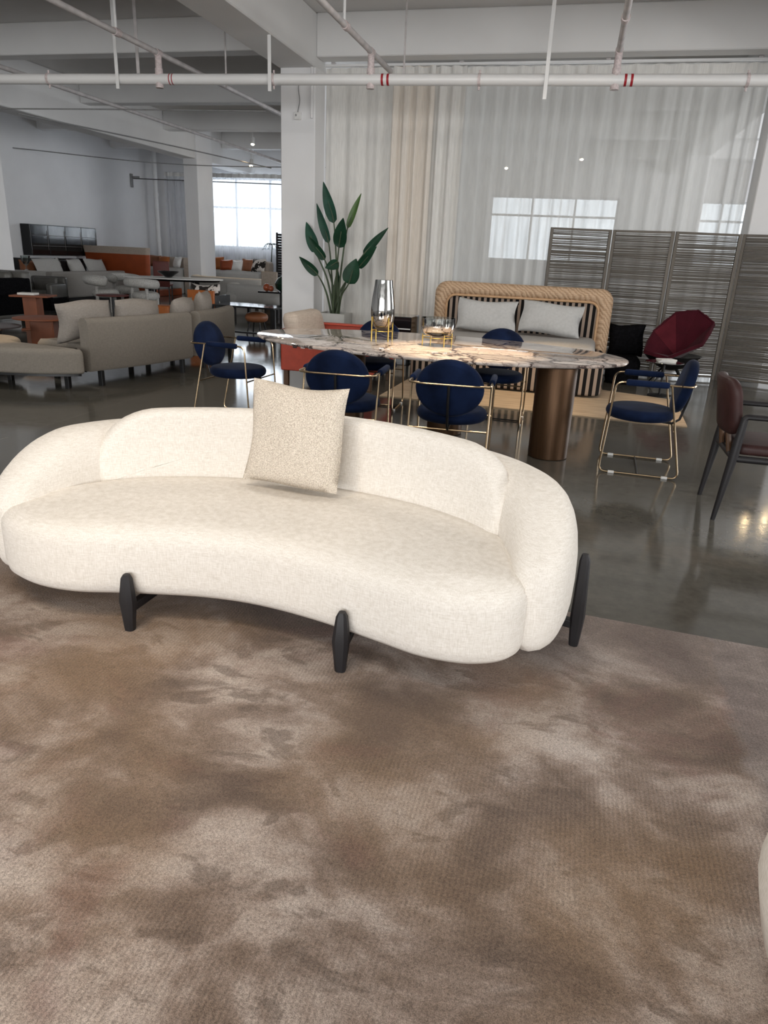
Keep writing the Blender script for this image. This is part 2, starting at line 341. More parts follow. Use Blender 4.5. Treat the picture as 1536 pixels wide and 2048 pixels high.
M['bedrug'] = mat('tan_flat_rug', (0.40, 0.30, 0.20), 0.9, var=(3, 5, (1, 9, 1), 0.2), bump=(80, 0.4, 0.004, (1, 8, 1)))
M['reed'] = mat('grey_brown_reed', (0.085, 0.074, 0.060), 0.6, var=(3, 4, (0.4, 1, 40), 0.45))
M['screenframe'] = mat('bronze_grey_frame', (0.105, 0.090, 0.073), 0.45, 0.2, var=(5, 3, (1, 1, 0.2), 0.15))
M['cable'] = mat('grey_cable', (0.25, 0.25, 0.25), 0.6, var=(10, 2, (1, 1, 1), 0.1))
M['darkcable'] = mat('dark_cable', (0.05, 0.048, 0.048), 0.6, var=(10, 2, (1, 1, 1), 0.1))
M['lamp_glow'] = emit('lamp_glow', (1.0, 0.74, 0.42), 110.0)
M['greenglass'] = mat('dark_green_glass', (0.012, 0.035, 0.022), 0.15, var=(4, 2, (1, 1, 1), 0.2))
M['amber'] = mat('amber_glass', (0.36, 0.085, 0.035), 0.12, var=(4, 2, (1, 1, 1), 0.15))

# ------------------------------------------------------------------ mesh helpers
class G:
    """collects verts and faces of one part"""
    def __init__(s): s.v = []; s.f = []
    def add(s, v, f):
        k = len(s.v); s.v += [Vector(x) for x in v]; s.f += [tuple(k+i for i in q) for q in f]; return s
    def xf(s, m):
        s.v = [m @ v for v in s.v]; return s

def build(name, g, m, parent=None, smooth=True, world=False, label=None, kind=None, ang=40):
    me = bpy.data.meshes.new(name)
    v = g.v
    if world and parent is not None: v = [x - parent.location for x in v]
    me.from_pydata([tuple(x) for x in v], [], g.f); me.update()
    bm = bmesh.new(); bm.from_mesh(me); bmesh.ops.recalc_face_normals(bm, faces=bm.faces[:]); bm.to_mesh(me); bm.free()
    me.materials.append(m if not isinstance(m, str) else M[m])
    if smooth:
        for p in me.polygons: p.use_smooth = True
        try: me.set_sharp_from_angle(angle=R(ang))
        except Exception: pass
    o = bpy.data.objects.new(name, me); COL.objects.link(o)
    if parent is not None: o.parent = parent
    if label: o['label'] = label
    if kind: o['kind'] = kind
    return o

def thing(name, label, cat, loc=(0, 0, 0), rz=0.0, group=None):
    o = bpy.data.objects.new(name, None); COL.objects.link(o); o.empty_display_size = 0.1
    o.location = loc; o.rotation_euler = (0, 0, rz); o['label'] = label; o['category'] = cat
    if group: o['group'] = group
    return o
def tag(o, label, cat, group=None):
    o['label'] = label; o['category'] = cat
    if group: o['group'] = group
    return o
def kids(o): return [c for c in bpy.data.objects if c.parent == o]
def copy_tree(o, parent=None):
    c = o.copy(); COL.objects.link(c); c.parent = parent
    for ch in kids(o): copy_tree(ch, c)
    return c

def box(c, d, bev=0.0, rz=0.0, seg=2, g=None):
    """box centred at c with full sizes d, edges rounded by bev"""
    bm = bmesh.new(); bmesh.ops.create_cube(bm, size=1.0)
    for v in bm.verts: v.co = Vector((v.co.x*d[0], v.co.y*d[1], v.co.z*d[2]))
    if bev > 0:
        bmesh.ops.bevel(bm, geom=bm.edges[:], offset=min(bev, 0.49*min(d)), segments=seg, profile=0.5, affect='EDGES')
    m = Matrix.Translation(Vector(c)) @ Matrix.Rotation(rz, 4, 'Z')
    bm.verts.ensure_lookup_table()
    v = [m @ x.co for x in bm.verts]; f = [tuple(q.index for q in p.verts) for p in bm.faces]; bm.free()
    return (g or G()).add(v, f)

def fillet(pts, r, n=5):
    out = [Vector(pts[0])]
    for i in range(1, len(pts)-1):
        p = Vector(pts[i]); a = Vector(pts[i-1])-p; b = Vector(pts[i+1])-p
        d = min(r, a.length*0.49, b.length*0.49); A = p+a.normalized()*d; B = p+b.normalized()*d
        for k in range(n+1):
            t = k/n; out.append(A*(1-t)**2 + p*2*t*(1-t) + B*t*t)
    out.append(Vector(pts[-1])); return out

def tube(pts, r, seg=8, closed=False, g=None, sx=1.0, sy=1.0, up=None):
    pts = [Vector(p) for p in pts]; n = len(pts); rs = r if isinstance(r, (list, tuple)) else [r]*n
    V = []; F = []; nrm = None
    for i, p in enumerate(pts):
        a = pts[(i-1) % n] if (i > 0 or closed) else p; b = pts[(i+1) % n] if (i < n-1 or closed) else p
        t = (b-a).normalized()
        if nrm is None:
            u = Vector(up) if up else (Vector((0, 0, 1)) if abs(t.z) < 0.9 else Vector((1, 0, 0)))
            nrm = (u - t*u.dot(t)).normalized()
        else: nrm = (nrm - t*nrm.dot(t)).normalized()
        bn = t.cross(nrm)
        for k in range(seg):
            q = 2*math.pi*k/seg
            V.append(p + nrm*math.cos(q)*rs[i]*sx + bn*math.sin(q)*rs[i]*sy)
    m = n if closed else n-1
    for i in range(m):
        for k in range(seg):
            j = (i+1) % n
            F.append((i*seg+k, i*seg+(k+1) % seg, j*seg+(k+1) % seg, j*seg+k))
    if not closed:
        F.append(tuple(range(seg))); F.append(tuple((n-1)*seg+k for k in range(seg)))
    return (g or G()).add(V, F)

def lathe(prof, seg=32, c=(0, 0, 0), g=None, ex=1.0, ey=1.0):
    V = []; F = []
    for r, z in prof:
        for k in range(seg):
            a = 2*math.pi*k/seg; V.append((c[0]+r*ex*math.cos(a), c[1]+r*ey*math.sin(a), c[2]+z))
    for i in range(len(prof)-1):
        for k in range(seg):
            F.append((i*seg+k, i*seg+(k+1) % seg, (i+1)*seg+(k+1) % seg, (i+1)*seg+k))
    if prof[0][0] > 1e-4: F.append(tuple(range(seg)))
    if prof[-1][0] > 1e-4: F.append(tuple((len(prof)-1)*seg+k for k in range(seg)))
    return (g or G()).add(V, F)

def disc_pad(c, r, t, edge=0.45, seg=36, ex=1.0, ey=1.0, crown=0.15):
    """round upholstered disc of thickness t centred at c, axis z"""
    e = t*edge; h = t/2; pr = [(0.001, -h)]
    for i in range(9):
        a = -math.pi/2 + math.pi*i/8
        pr.append((r-e+e*math.cos(a), (h-h*crown*0.0)*math.sin(a) if abs(math.sin(a)) < 1 else h*math.copysign(1, math.sin(a))))
    pr.append((0.5*r, h+t*crown*0.6)); pr.append((0.001, h+t*crown))
    return lathe(pr, seg, c, None, ex, ey)

def spline(pts, n, closed=False):
    """Catmull-Rom through pts, n samples per span"""
    P = [Vector(p) for p in pts]; k = len(P); out = []
    m = k if closed else k-1
    for i in range(m):
        p0 = P[(i-1) % k] if (closed or i > 0) else P[0]*2-P[1]
        p1 = P[i]; p2 = P[(i+1) % k]; p3 = P[(i+2) % k] if (closed or i < k-2) else P[-1]*2-P[-2]
        for j in range(n):
            t = j/n
            out.append(0.5*((2*p1)+(p2-p0)*t+(2*p0-5*p1+4*p2-p3)*t*t+(3*p1-p0-3*p2+p3)*t**3))
    if not closed: out.append(P[-1])
    return out
def resample(pts, n):
    L = [0]
    for i in range(1, len(pts)): L.append(L[-1]+(pts[i]-pts[i-1]).length)
    out = []; j = 0
    for i in range(n):
        s = L[-1]*i/(n-1)
        while j < len(L)-2 and L[j+1] < s: j += 1
        t = 0 if L[j+1] == L[j] else (s-L[j])/(L[j+1]-L[j]); out.append(pts[j].lerp(pts[j+1], min(1, t)))
    return out

def pad(outline, rings, g=None, strips=False, crown=0.0):
    """loft a closed 2D outline (ccw) through rings (inset, z); first and last capped
    (strips: cap by bands joining vertex i to vertex n-1-i, domed by crown)"""
    n = len(outline); P = [Vector((p[0], p[1])) for p in outline]; nr = []
    for i in range(n):
        t = (P[(i+1) % n]-P[i-1]).normalized(); nr.append(Vector((-t.y, t.x)))
    V = []; F = []
    for ins, z in rings:
        for i in range(n):
            q = P[i]+nr[i]*ins; V.append((q.x, q.y, z))
    for a in range(len(rings)-1):
        for i in range(n):
            j = (i+1) % n; F.append((a*n+i, a*n+j, (a+1)*n+j, (a+1)*n+i))
    if strips:
        K = 6
        for base, up in ((0, 0.0), ((len(rings)-1)*n, crown)):
            rows = []
            for i in range(n//2):
                a, b = V[base+i], V[base+n-1-i]; row = [base+i]
                if 0 < i < n//2-1 or n % 2:
                    for k in range(1, K):
                        t = k/K; w = math.sin(math.pi*t)*min(1.0, i/8, (n//2-1-i)/8)
                        row.append(len(V)); V.append(tuple(a[q]*(1-t)+b[q]*t+(up*w if q == 2 else 0) for q in range(3)))
                row.append(base+n-1-i); rows.append(row)
            for r0, r1 in zip(rows[:-1], rows[1:]):
                if len(r0) == len(r1):
                    for k in range(len(r0)-1): F.append((r0[k], r0[k+1], r1[k+1], r1[k]))
                else: F.append(tuple(r0 + r1[::-1]))
            if n % 2: F.append((rows[-1]+[base+n//2])[::-1])
    else:
        F.append(tuple(range(n))); F.append(tuple((len(rings)-1)*n+i for i in range(n)))
    return (g or G()).add(V, F)
def round_rings(z0, z1, r0, r1, n=5):
    """rings with rounded lower (r0) and upper (r1) edges"""
    out = []
    for i in range(n+1):
        a = math.pi/2*i/n; out.append((r0*(1-math.sin(a)), z0+r0*(1-math.cos(a))))
    for i in range(n+1):
        a = math.pi/2*i/n; out.append((r1*(1-math.cos(a)), z1-r1*(1-math.sin(a))))
    return out
def rrect(w, d, r, n=6, cx=0.0, cy=0.0):
    out = []
    for sx, sy, a0 in ((1, -1, -90), (1, 1, 0), (-1, 1, 90), (-1, -1, 180)):
        for i in range(n+1):
            a = R(a0+90*i/n); out.append((cx+sx*(w/2-r)+r*math.cos(a), cy+sy*(d/2-r)+r*math.sin(a)))
    return out

def cushion(w, h, t, n=14, pinch=0.06, seed=1, wr=0.006):
    """pillow in the local XZ plane (x width, z height from 0), thickness along y"""
    rnd = random.Random(seed); ph = [rnd.uniform(0, 6.28) for _ in range(6)]
    V = []; F = []
    def P(i, j, s):
        u = -1+2*i/n; v = -1+2*j/n
        ex = 1-pinch*(1-abs(v)**1.6)*abs(u)**2*0.9; ez = 1-pinch*(1-abs(u)**1.6)*abs(v)**2*0.9
        th = t/2*max(0.0, (1-abs(u)**2.6)*(1-abs(v)**2.6))**0.5
        wrk = wr*(math.sin(5*u+3*v+ph[0])+math.sin(4*v-6*u+ph[1])*0.7)*(1-abs(u)**4)*(1-abs(v)**4)
        return (u*w/2*ex+wr*math.sin(3*v+ph[2])*abs(u), s*(th+wrk*0.5)+wr*math.sin(3*u+ph[3])*0.5, h/2+v*h/2*ez+wr*math.sin(3*u+ph[4])*abs(v))
    idx = {}
    for s in (1, -1):
        for i in range(n+1):
            for j in range(n+1):
                edge = i in (0, n) or j in (0, n)
                key = (i, j, 0 if edge else s)
                if key not in idx: idx[key] = len(V); V.append(P(i, j, s if not edge else 0))
        for i in range(n):
            for j in range(n):
                q = [idx[(a, b, 0 if (a in (0, n) or b in (0, n)) else s)] for a, b in ((i, j), (i+1, j), (i+1, j+1), (i, j+1))]
                F.append(tuple(q) if s > 0 else tuple(q[::-1]))
    return G().add(V, F)

def curved_slab(path, z0, z1, th, r=0.06, n=5):
    """upright slab following a 2D path, top edges rounded"""
    L = [Vector((p[0], p[1])) for p in path]; h = th/2
    sec = []
    for i in range(n+1):
        a = math.pi*i/(n*1.0)
        sec.append((math.cos(a)*h if r >= h else None, 0))
    prof = [(-h+0.02, z0), (-h, z0+0.03), (-h, z1-r)]
    for i in range(1, n+1):
        a = math.pi/2*i/n; prof.append((-h+r*(1-math.cos(a)), z1-r+r*math.sin(a)))
    for i in range(0, n):
        a = math.pi/2*(1-i/n); prof.append((h-r*(1-math.cos(a)), z1-r+r*math.sin(a)))
    prof += [(h, z1-r), (h, z0+0.03), (h-0.02, z0)]
    V = []; F = []; m = len(prof); k = len(L)
    for i in range(k):
        t = (L[min(i+1, k-1)]-L[max(i-1, 0)]).normalized(); nn = Vector((-t.y, t.x))
        sc = 1.0
        for o, z in prof:
            q = L[i]+nn*o*sc; V.append((q.x, q.y, z))
    for i in range(k-1):
        for j in range(m):
            F.append((i*m+j, i*m+(j+1) % m, (i+1)*m+(j+1) % m, (i+1)*m+j))
    F.append(tuple(range(m))); F.append(tuple((k-1)*m+j for j in range(m)))
    return G().add(V, F)

def struct(name, g, m, smooth=False, label=None):
    o = build(name, g, m, None, smooth); o['kind'] = 'structure'
    if label: o['label'] = label
    return o

# ------------------------------------------------------------------ large structure
X0, X1, Y0, Y1, ZC = -14.2, 9.0, -9.2, 23.5, 4.62
struct('floor', box(((X0+X1)/2, (Y0+Y1)/2, -0.1), (X1-X0+0.6, Y1-Y0+0.6, 0.2)), 'floor')
struct('ceiling', box(((X0+X1)/2, (Y0+Y1)/2, ZC+0.1), (X1-X0+0.6, Y1-Y0+0.6, 0.2)), 'ceil')
struct('wall_left', box((X0-0.15, (Y0+Y1)/2, ZC/2), (0.3, Y1-Y0+0.6, ZC)), 'wall')

def wall_with_openings(name, axis, at, a0, a1, ops, th=0.3):
    """wall in plane y=at (axis 'y') or x=at; ops = list of (start, end, z0, z1) sorted"""
    g = G()
    def blk(s, e, z0, z1):
        if e-s < 1e-3 or z1-z0 < 1e-3: return
        if axis == 'y': box(((s+e)/2, at, (z0+z1)/2), (e-s, th, z1-z0), g=g)
        else: box((at, (s+e)/2, (z0+z1)/2), (th, e-s, z1-z0), g=g)
    p = a0
    for s, e, z0, z1 in ops:
        blk(p, s, 0, ZC); blk(s, e, 0, z0); blk(s, e, z1, ZC); p = e
    blk(p, a1, 0, ZC)
    return struct(name, g, 'wall')
FAR = [(-12.3, -8.6, 1.46, 3.62), (-2.8, 0.93, 1.46, 3.30), (2.95, 4.5, 1.46, 3.28)]
wall_with_openings('wall_far', 'y', Y1+0.15, X0, X1, FAR)
BACK = [(-7.6, -1.2, 0.3, 4.1), (-0.8, 5.6, 0.3, 4.1)]
wall_with_openings('wall_back', 'y', Y0-0.15, X0, X1, BACK)
SIDE = [(0.0, 6.2, 0.8, 4.0), (12.7, 20.3, 0.8, 4.0)]  # second opening is made up, to light the left wall and sheer
wall_with_openings('wall_right', 'x', X1+0.15, Y0, Y1, SIDE)

def window(i, axis, at, s, e, z0, z1, mull, trans):
    r = build('window_%d' % i, (lambda g: (
        [box((x, at, (z0+z1)/2) if axis == 'y' else (at, x, (z0+z1)/2), (0.06, 0.07, z1-z0) if axis == 'y' else (0.07, 0.06, z1-z0), g=g) for x in [s+0.03, e-0.03]+mull],
        [box(((s+e)/2, at, z) if axis == 'y' else (at, (s+e)/2, z), (e-s-0.12, 0.06, 0.06) if axis == 'y' else (0.06, e-s-0.12, 0.06), g=g) for z in [z0+0.03, z1-0.03]+trans], g)[2])(G()), 'winframe', None, False)
    r['kind'] = 'structure'
    xs = sorted([s]+mull+[e])
    for a, b in zip(xs[:-1], xs[1:]):
        g = box(((a+b)/2, at, (z0+z1)/2) if axis == 'y' else (at, (a+b)/2, (z0+z1)/2), (b-a-0.05, 0.012, z1-z0-0.06) if axis == 'y' else (0.012, b-a-0.05, z1-z0-0.06))
        build('pane', g, 'pane', r, False)
    return r
window(1, 'y', Y1+0.1, *FAR[0], [-11.2, -10.0], [2.72])
window(2, 'y', Y1+0.1, *FAR[1], [-1.55, -0.3], [2.76])
window(3, 'y', Y1+0.1, *FAR[2], [3.75], [2.76])
window(4, 'y', Y0-0.2, *BACK[0], [-5.4, -3.3], [3.0])
window(5, 'y', Y0-0.2, *BACK[1], [1.3, 3.4], [3.0])
window(6, 'x', X1+0.2, *SIDE[0], [2.0, 4.1], [3.0])
window(7, 'x', X1+0.2, *SIDE[1], [15.2, 17.8], [3.0])  # unseen window added for the rear side light

# columns: 0.5 m square, on a 6.65 m by 9.2 m grid
def column(x0, x1, y0, y1, top=ZC):
    o = struct('column', box(((x0+x1)/2, (y0+y1)/2, top/2), (x1-x0, y1-y0, top), 0.012, seg=1), 'wall'); return o
column(-4.53, -3.99, 11.1, 11.6)
column(2.14, 2.68, 11.1, 11.6)
column(-11.0, -10.36, 11.6, 12.1)
column(-10.88, -10.46, 19.6, 20.5)
column(2.14, 2.68, 19.6, 20.3)
column(-4.53, -3.99, 19.6, 20.1)

# concrete beams: along the room on the column lines, across it every 3.3 m
for (x0, x1, zb) in ((-4.55, -3.98, 3.95), (2.14, 2.68, 3.95), (-11.02, -10.5, 3.72)):
    struct('beam', box(((x0+x1)/2, (Y0+Y1)/2, (zb+ZC)/2), (x1-x0, Y1-Y0, ZC-zb), 0.015, seg=1), 'beam')
XS = [(X0, -11.02), (-10.5, -4.55), (-3.98, 2.14), (2.68, X1)]
for y in (-5.15, -1.9, 1.35, 4.6, 7.85, 11.1, 14.75, 18.0, 21.2):
    for a, b in XS:
        zb = 4.18 if (b < -4 or y < 8) else 4.08
        struct('beam', box(((a+b)/2, y+0.15, (zb+ZC)/2), (b-a-0.002, 0.3, ZC-zb), 0.012, seg=1), 'beam')

# ------------------------------------------------------------------ rug
RUG = [(-3.9, -1.4), (1.9, -1.4), (1.9, 2.83), (0.95, 2.90), (0.20, 2.955), (-1.2, 3.06), (-3.9, 3.26)]
rug = build('area_rug', pad(spline([(*p, 0) for p in RUG], 1, True), [(0.006, 0.0), (0.0, 0.006), (0.0, 0.018), (0.006, 0.022)]), 'carpet', None, True, ang=30)
tag(rug, 'large mottled brown and taupe pile rug filling the foreground under the cream sofa', 'rug')

# ------------------------------------------------------------------ hero sofa
RT = 0.022
sofa = thing('curved_sofa', 'cream linen kidney shaped sofa on black wooden legs, standing on the mottled rug', 'sofa', (-1.1, 2.7, RT))
front = [(-2.14, 2.62), (-2.235, 2.44), (-2.17, 2.27), (-2.00, 2.185), (-1.80, 2.175), (-1.57, 2.235), (-1.30, 2.295), (-1.07, 2.305), (-0.82, 2.265), (-0.56, 2.19), (-0.37, 2.135), (-0.19, 2.14), (-0.055, 2.22), (-0.02, 2.36), (-0.06, 2.56),
         (-0.16, 2.80), (-0.42, 3.02), (-0.75, 3.12), (-1.1, 3.15), (-1.45, 3.12), (-1.80, 3.00), (-2.03, 2.80)]
out = spline([(*p, 0) for p in front], 7, True)
rings = [(0.14, 0.135), (0.07, 0.140), (0.03, 0.152), (0.008, 0.175), (0.0, 0.21), (0.0, 0.36), (0.004, 0.385), (0.018, 0.41), (0.045, 0.430), (0.085, 0.441)]
build('seat', pad(out, [(a, z) for a, z in rings[2:]], strips=True, crown=0.012), 'linen', sofa, True, True, ang=70)
# backrest shell sweeping round into both arms
half = [(-0.035, 2.285), (0.000, 2.40), (0.005, 2.55), (-0.035, 2.74), (-0.14, 2.94), (-0.34, 3.11), (-0.62, 3.215), (-0.88, 3.255), (-1.1, 3.265)]
cl = half + [(-2.2-x, y) for x, y in half[-2::-1]]
path = resample(spline([(*p, 0) for p in cl], 8), 97)
V = []; F = []; NS = 28
acc = [0.0]
for i in range(1, len(path)): acc.append(acc[-1]+(path[i]-path[i-1]).length)
for i, p in enumerate(path):
    t = (path[min(i+1, 96)]-path[max(i-1, 0)]).normalized(); nn = Vector((t.y, -t.x, 0))
    s = min(acc[i], acc[-1]-acc[i])
    k = min(1.0, s/0.52); k = math.sin(k*math.pi/2)
    end = min(1.0, s/0.11); end = math.sqrt(max(0.0, 1-(1-end)**2))
    top = 0.455 + (0.675-0.455)*k
    bot = 0.145 - 0.02*k
    w = 0.085 + 0.062*k
    w *= max(end, 0.03); zc = (top+bot)/2; hh = (top-bot)/2*max(0.72+0.28*end, 0.05)
    if i in (0, 96): w *= 0.5; hh *= 0.9
    for j in range(NS):
        a = 2*math.pi*j/NS; ca, sa = math.cos(a), math.sin(a)
        e = 0.72
        x = math.copysign(abs(ca)**e, ca)*w; z = math.copysign(abs(sa)**e, sa)*hh
        V.append(p + nn*x + Vector((0, 0, zc+z)))
for i in range(96):
    for j in range(NS): F.append((i*NS+j, i*NS+(j+1) % NS, (i+1)*NS+(j+1) % NS, (i+1)*NS+j))
F.append(tuple(range(NS))); F.append(tuple(96*NS+j for j in range(NS)))
build('backrest_shell', G().add(V, F), 'linen', sofa, True, True, ang=70)
# upright back cushion bent along the shell
bp = resample(spline([(*p, 0) for p in [(-0.150, 2.735), (-0.30, 2.868), (-0.52, 2.985), (-0.80, 3.065), (-1.1, 3.095), (-1.40, 3.07), (-1.68, 2.995), (-1.90, 2.885), (-2.05, 2.76)]], 10), 200)
Lb = sum((bp[i+1]-bp[i]).length for i in range(199))
def bend(s, d, z):
    f = max(0.0, min(0.9999, s/Lb))*199; i = int(f); p = bp[i].lerp(bp[i+1], f-i)
    t = (bp[min(i+3, 199)]-bp[max(i-2, 0)]).normalized(); nn = Vector((t.y, -t.x, 0))     # outwards (back)
    return p + nn*(d+0.09*(z-0.42)) + Vector((0, 0, z))
hz0, hz1 = 0.40, 0.752
ol = []
def corner(cx, cz, r1, r2, a0, a1, n=9):
    for i in range(n): a = R(a0+(a1-a0)*i/(n-1)); ol.append((cx+r1*math.cos(a), cz+r2*math.sin(a)))
for i in range(24): ol.append((0.02+(Lb-0.04)*i/24, hz0))
corner(Lb-0.02, hz0+0.02, 0.02, 0.02, -90, 0, 4)
corner(Lb-0.30, hz1-0.26, 0.30, 0.26, 4, 90, 12)
for i in range(1, 24): ol.append((Lb-0.30-(Lb-0.60)*i/24, hz1+0.012*math.sin(math.pi*i/24)))
corner(0.30, hz1-0.26, 0.30, 0.26, 90, 176, 12)
corner(0.02, hz0+0.02, 0.02, 0.02, 180, 265, 4)
pg = pad(ol, [(0.030, -0.064), (0.009, -0.055), (0.0, -0.035), (0.0, 0.012), (0.015, 0.04), (0.045, 0.062)], strips=True)
pg.v = [bend(v.x, v.z, v.y) for v in pg.v]
build('back_cushion', pg, 'linen', sofa, True, True, ang=70)
# seams that close the arm fronts
for sx in (1, -1):
    pts = [(0.012, 2.315, 0.17), (0.024, 2.312, 0.30), (0.018, 2.33, 0.43), (0.004, 2.40, 0.52), (-0.02, 2.50, 0.58)]
# tapered legs with a rail stub under the seat
def sofa_leg(x, y, z1, dx, dy, name='leg'):
    a = math.atan2(dy, dx); d = Vector((math.cos(a), math.sin(a), 0)); q = Vector((-d.y, d.x, 0))
    g = G(); V = []; F = []
    for z, w, t, off in ((RT, 0.019, 0.017, 0), (0.04, 0.021, 0.019, 0), (0.15, 0.031, 0.026, 0), (0.235*z1/0.25, 0.020, 0.019, 0.004), (z1, 0.012, 0.012, 0.006)):
        c = Vector((x, y, z)) + d*off
        for u, v in ((-1, -0.55), (-0.55, -1), (0.55, -1), (1, -0.55), (1, 0.55), (0.55, 1), (-0.55, 1), (-1, 0.55)):
            V.append(c + d*u*t + q*v*w)
    for i in range(4):
        for k in range(8): F.append((i*8+k, i*8+(k+1) % 8, (i+1)*8+(k+1) % 8, (i+1)*8+k))
    F.append(tuple(range(8))); F.append(tuple(32+k for k in range(8)))
    g.add(V, F)
    o = build(name, g, 'blackwood', sofa, True, True, ang=25)
    b = box((x+d.x*0.10, y+d.y*0.10, 0.115), (0.19, 0.036, 0.036), 0.006, a)
    build('bracket', b, 'blackwood', o, False)
    bb = bpy.data.objects[o.name].children[0]
    for v in bb.data.vertices: v.co -= sofa.location
    return o
sofa_leg(-1.558, 2.205, 0.262, 0.05, 1)
sofa_leg(-0.668, 2.185, 0.262, -0.05, 1)
sofa_leg(0.172, 2.665, 0.42, -1, 0.25)
sofa_leg(-2.372, 2.665, 0.42, 1, 0.25)
sofa_leg(-1.1, 3.40, 0.42, 0, -1)

p = build('square_cushion', cushion(0.465, 0.465, 0.15, 18, 0.07, 3, 0.007), 'boucle', None, True, ang=80)
p.location = (-1.135, 2.855, RT+0.452); p.rotation_euler = (R(-16), R(0.5), R(-3.5))
tag(p, 'square oatmeal boucle cushion leaning on the back of the cream sofa', 'cushion')

# ------------------------------------------------------------------ marble dining table
tab = thing('dining_table', 'long oval dining table with veined marble top on bronze drum legs', 'table', (-1.16, 6.29, 0), R(-5))
el = [(1.66*math.cos(2*math.pi*i/96), 0.88*math.sin(2*math.pi*i/96)) for i in range(96)]
build('table_top', pad(el, [(0.03, 0.722), (0.006, 0.727), (0.0, 0.735), (0.0, 0.744), (0.004, 0.749), (0.012, 0.752)]), 'marble', tab, True, ang=30)
mt = Matrix.Rotation(R(5), 4, 'Z')
for (x, y, r) in ((-0.055, 5.75, 0.155), (-0.985, 6.22, 0.155), (-1.93, 6.33, 0.155)):
    q = mt @ Vector((x+1.16, y-6.29, 0))
    build('pedestal', lathe([(r-0.006, 0.0), (r, 0.006), (r, 0.715), (r-0.004, 0.722)], 40, (q.x, q.y, 0)), 'bronze', tab, True, ang=30)

# vase and bowl on brass stands
TT = 0.752
vs = thing('glass_vase', 'tall smoked mirror glass vase on a brass stand, on the marble table', 'vase', (-1.63, 6.35, TT))
prof = [(0.001, 0.085), (0.05, 0.09), (0.082, 0.12), (0.1, 0.17), (0.108, 0.23), (0.106, 0.29), (0.098, 0.36), (0.088, 0.43), (0.08, 0.48), (0.077, 0.515), (0.074, 0.515), (0.084, 0.43), (0.094, 0.36), (0.102, 0.28), (0.104, 0.22), (0.096, 0.17), (0.078, 0.125), (0.045, 0.097), (0.001, 0.092)]
build('vase_body', lathe(prof, 40), 'glass_vase', vs, True, ang=50)
g = tube([(0.098*math.cos(a*math.pi/12), 0.098*math.sin(a*math.pi/12), 0.085) for a in range(24)], 0.004, 6, True)
build('stand_ring', g, 'gold', vs)
for k in range(4):
    a = R(45+90*k); build('leg', tube([(0.108*math.cos(a), 0.108*math.sin(a), 0.0), (0.108*math.cos(a), 0.108*math.sin(a), 0.205)], 0.0055, 8), 'gold', vs)
bw = thing('glass_bowl', 'wide clear glass bowl on a low brass stand, on the marble table', 'bowl', (-1.11, 6.27, TT))
prof = [(0.001, 0.075), (0.07, 0.08), (0.12, 0.1), (0.145, 0.135), (0.15, 0.175), (0.149, 0.232), (0.146, 0.232), (0.147, 0.175), (0.141, 0.138), (0.117, 0.105), (0.068, 0.086), (0.001, 0.081)]
build('bowl_body', lathe(prof, 40), 'glass_bowl', bw, True, ang=50)
build('stand_ring', tube([(0.135*math.cos(a*math.pi/16), 0.135*math.sin(a*math.pi/16), 0.07) for a in range(32)], 0.0038, 6, True), 'gold', bw)
for k in range(4):
    a = R(35+90*k); build('leg', tube([(0.14*math.cos(a), 0.14*math.sin(a), 0.0), (0.14*math.cos(a), 0.14*math.sin(a), 0.10)], 0.0045, 8), 'gold', bw)

# ------------------------------------------------------------------ blue velvet chairs
def make_chair(label):
    t = thing('velvet_chair', label, 'chair', group='navy velvet chairs round the marble table')
    W_ = 0.275; r = 0.0075
    for s in (-1, 1):
        y = s*W_
        loop = [(-0.135, y, 0.685), (-0.285, y, 0.009), (0.285, y, 0.009), (0.245, y, 0.685), (-0.21, y, 0.685), ]
        pts = fillet([Vector(p) for p in loop], 0.055, 5)
        f = build('side_frame', tube(pts, r, 8), 'brass', t)
        for gx in (-0.19, 0.19):
            build('glide', box((gx, y, 0.0085), (0.045, 0.024, 0.017), 0.003), 'plastic', f, False)
        build('arm_pad', box((0.03, y, 0.685), (0.30, 0.042, 0.046), 0.018, seg=3), 'velvet', t, True, ang=60)
    bar = fillet([(-0.20, -W_, 0.685), (-0.275, -W_, 0.685), (-0.305, -W_+0.09, 0.685), (-0.305, W_-0.09, 0.685), (-0.275, W_, 0.685), (-0.20, W_, 0.685)], 0.04, 5)
    build('back_bar', tube(bar, r, 8), 'brass', t)
    build('rear_crossbar', tube([(-0.203, -W_, 0.36), (-0.203, W_, 0.36)], r*0.85, 8), 'brass', t)
    build('front_crossbar', tube([(0.262, -W_, 0.385), (0.262, W_, 0.385)], r*0.85, 8), 'brass', t)
    build('floor_crossbar', tube([(0.0, -W_, 0.009), (0.0, W_, 0.009)], r*0.85, 8), 'blackmetal', t)
    build('spine', tube([(-0.203, 0, 0.362), (-0.255, 0, 0.40), (-0.296, 0, 0.56), (-0.310, 0, 0.685)], 0.0095, 8), 'blackmetal', t)
    build('seat_rail', tube([(-0.203, 0.0, 0.365), (0.262, 0.0, 0.385)], 0.009, 8), 'blackmetal', t)
    sd = disc_pad((0, 0, 0), 0.252, 0.085, 0.5, 40); sd.xf(Matrix.Translation((0.035, 0, 0.432)))
    build('seat', sd, 'velvet', t, True, ang=80)
    bd = disc_pad((0, 0, 0), 0.232, 0.075, 0.5, 40, 0.87)
    bd.xf(Matrix.Translation((-0.245, 0, 0.652)) @ Matrix.Rotation(R(77), 4, 'Y'))
    build('backrest', bd, 'velvet', t, True, ang=80)
    return t
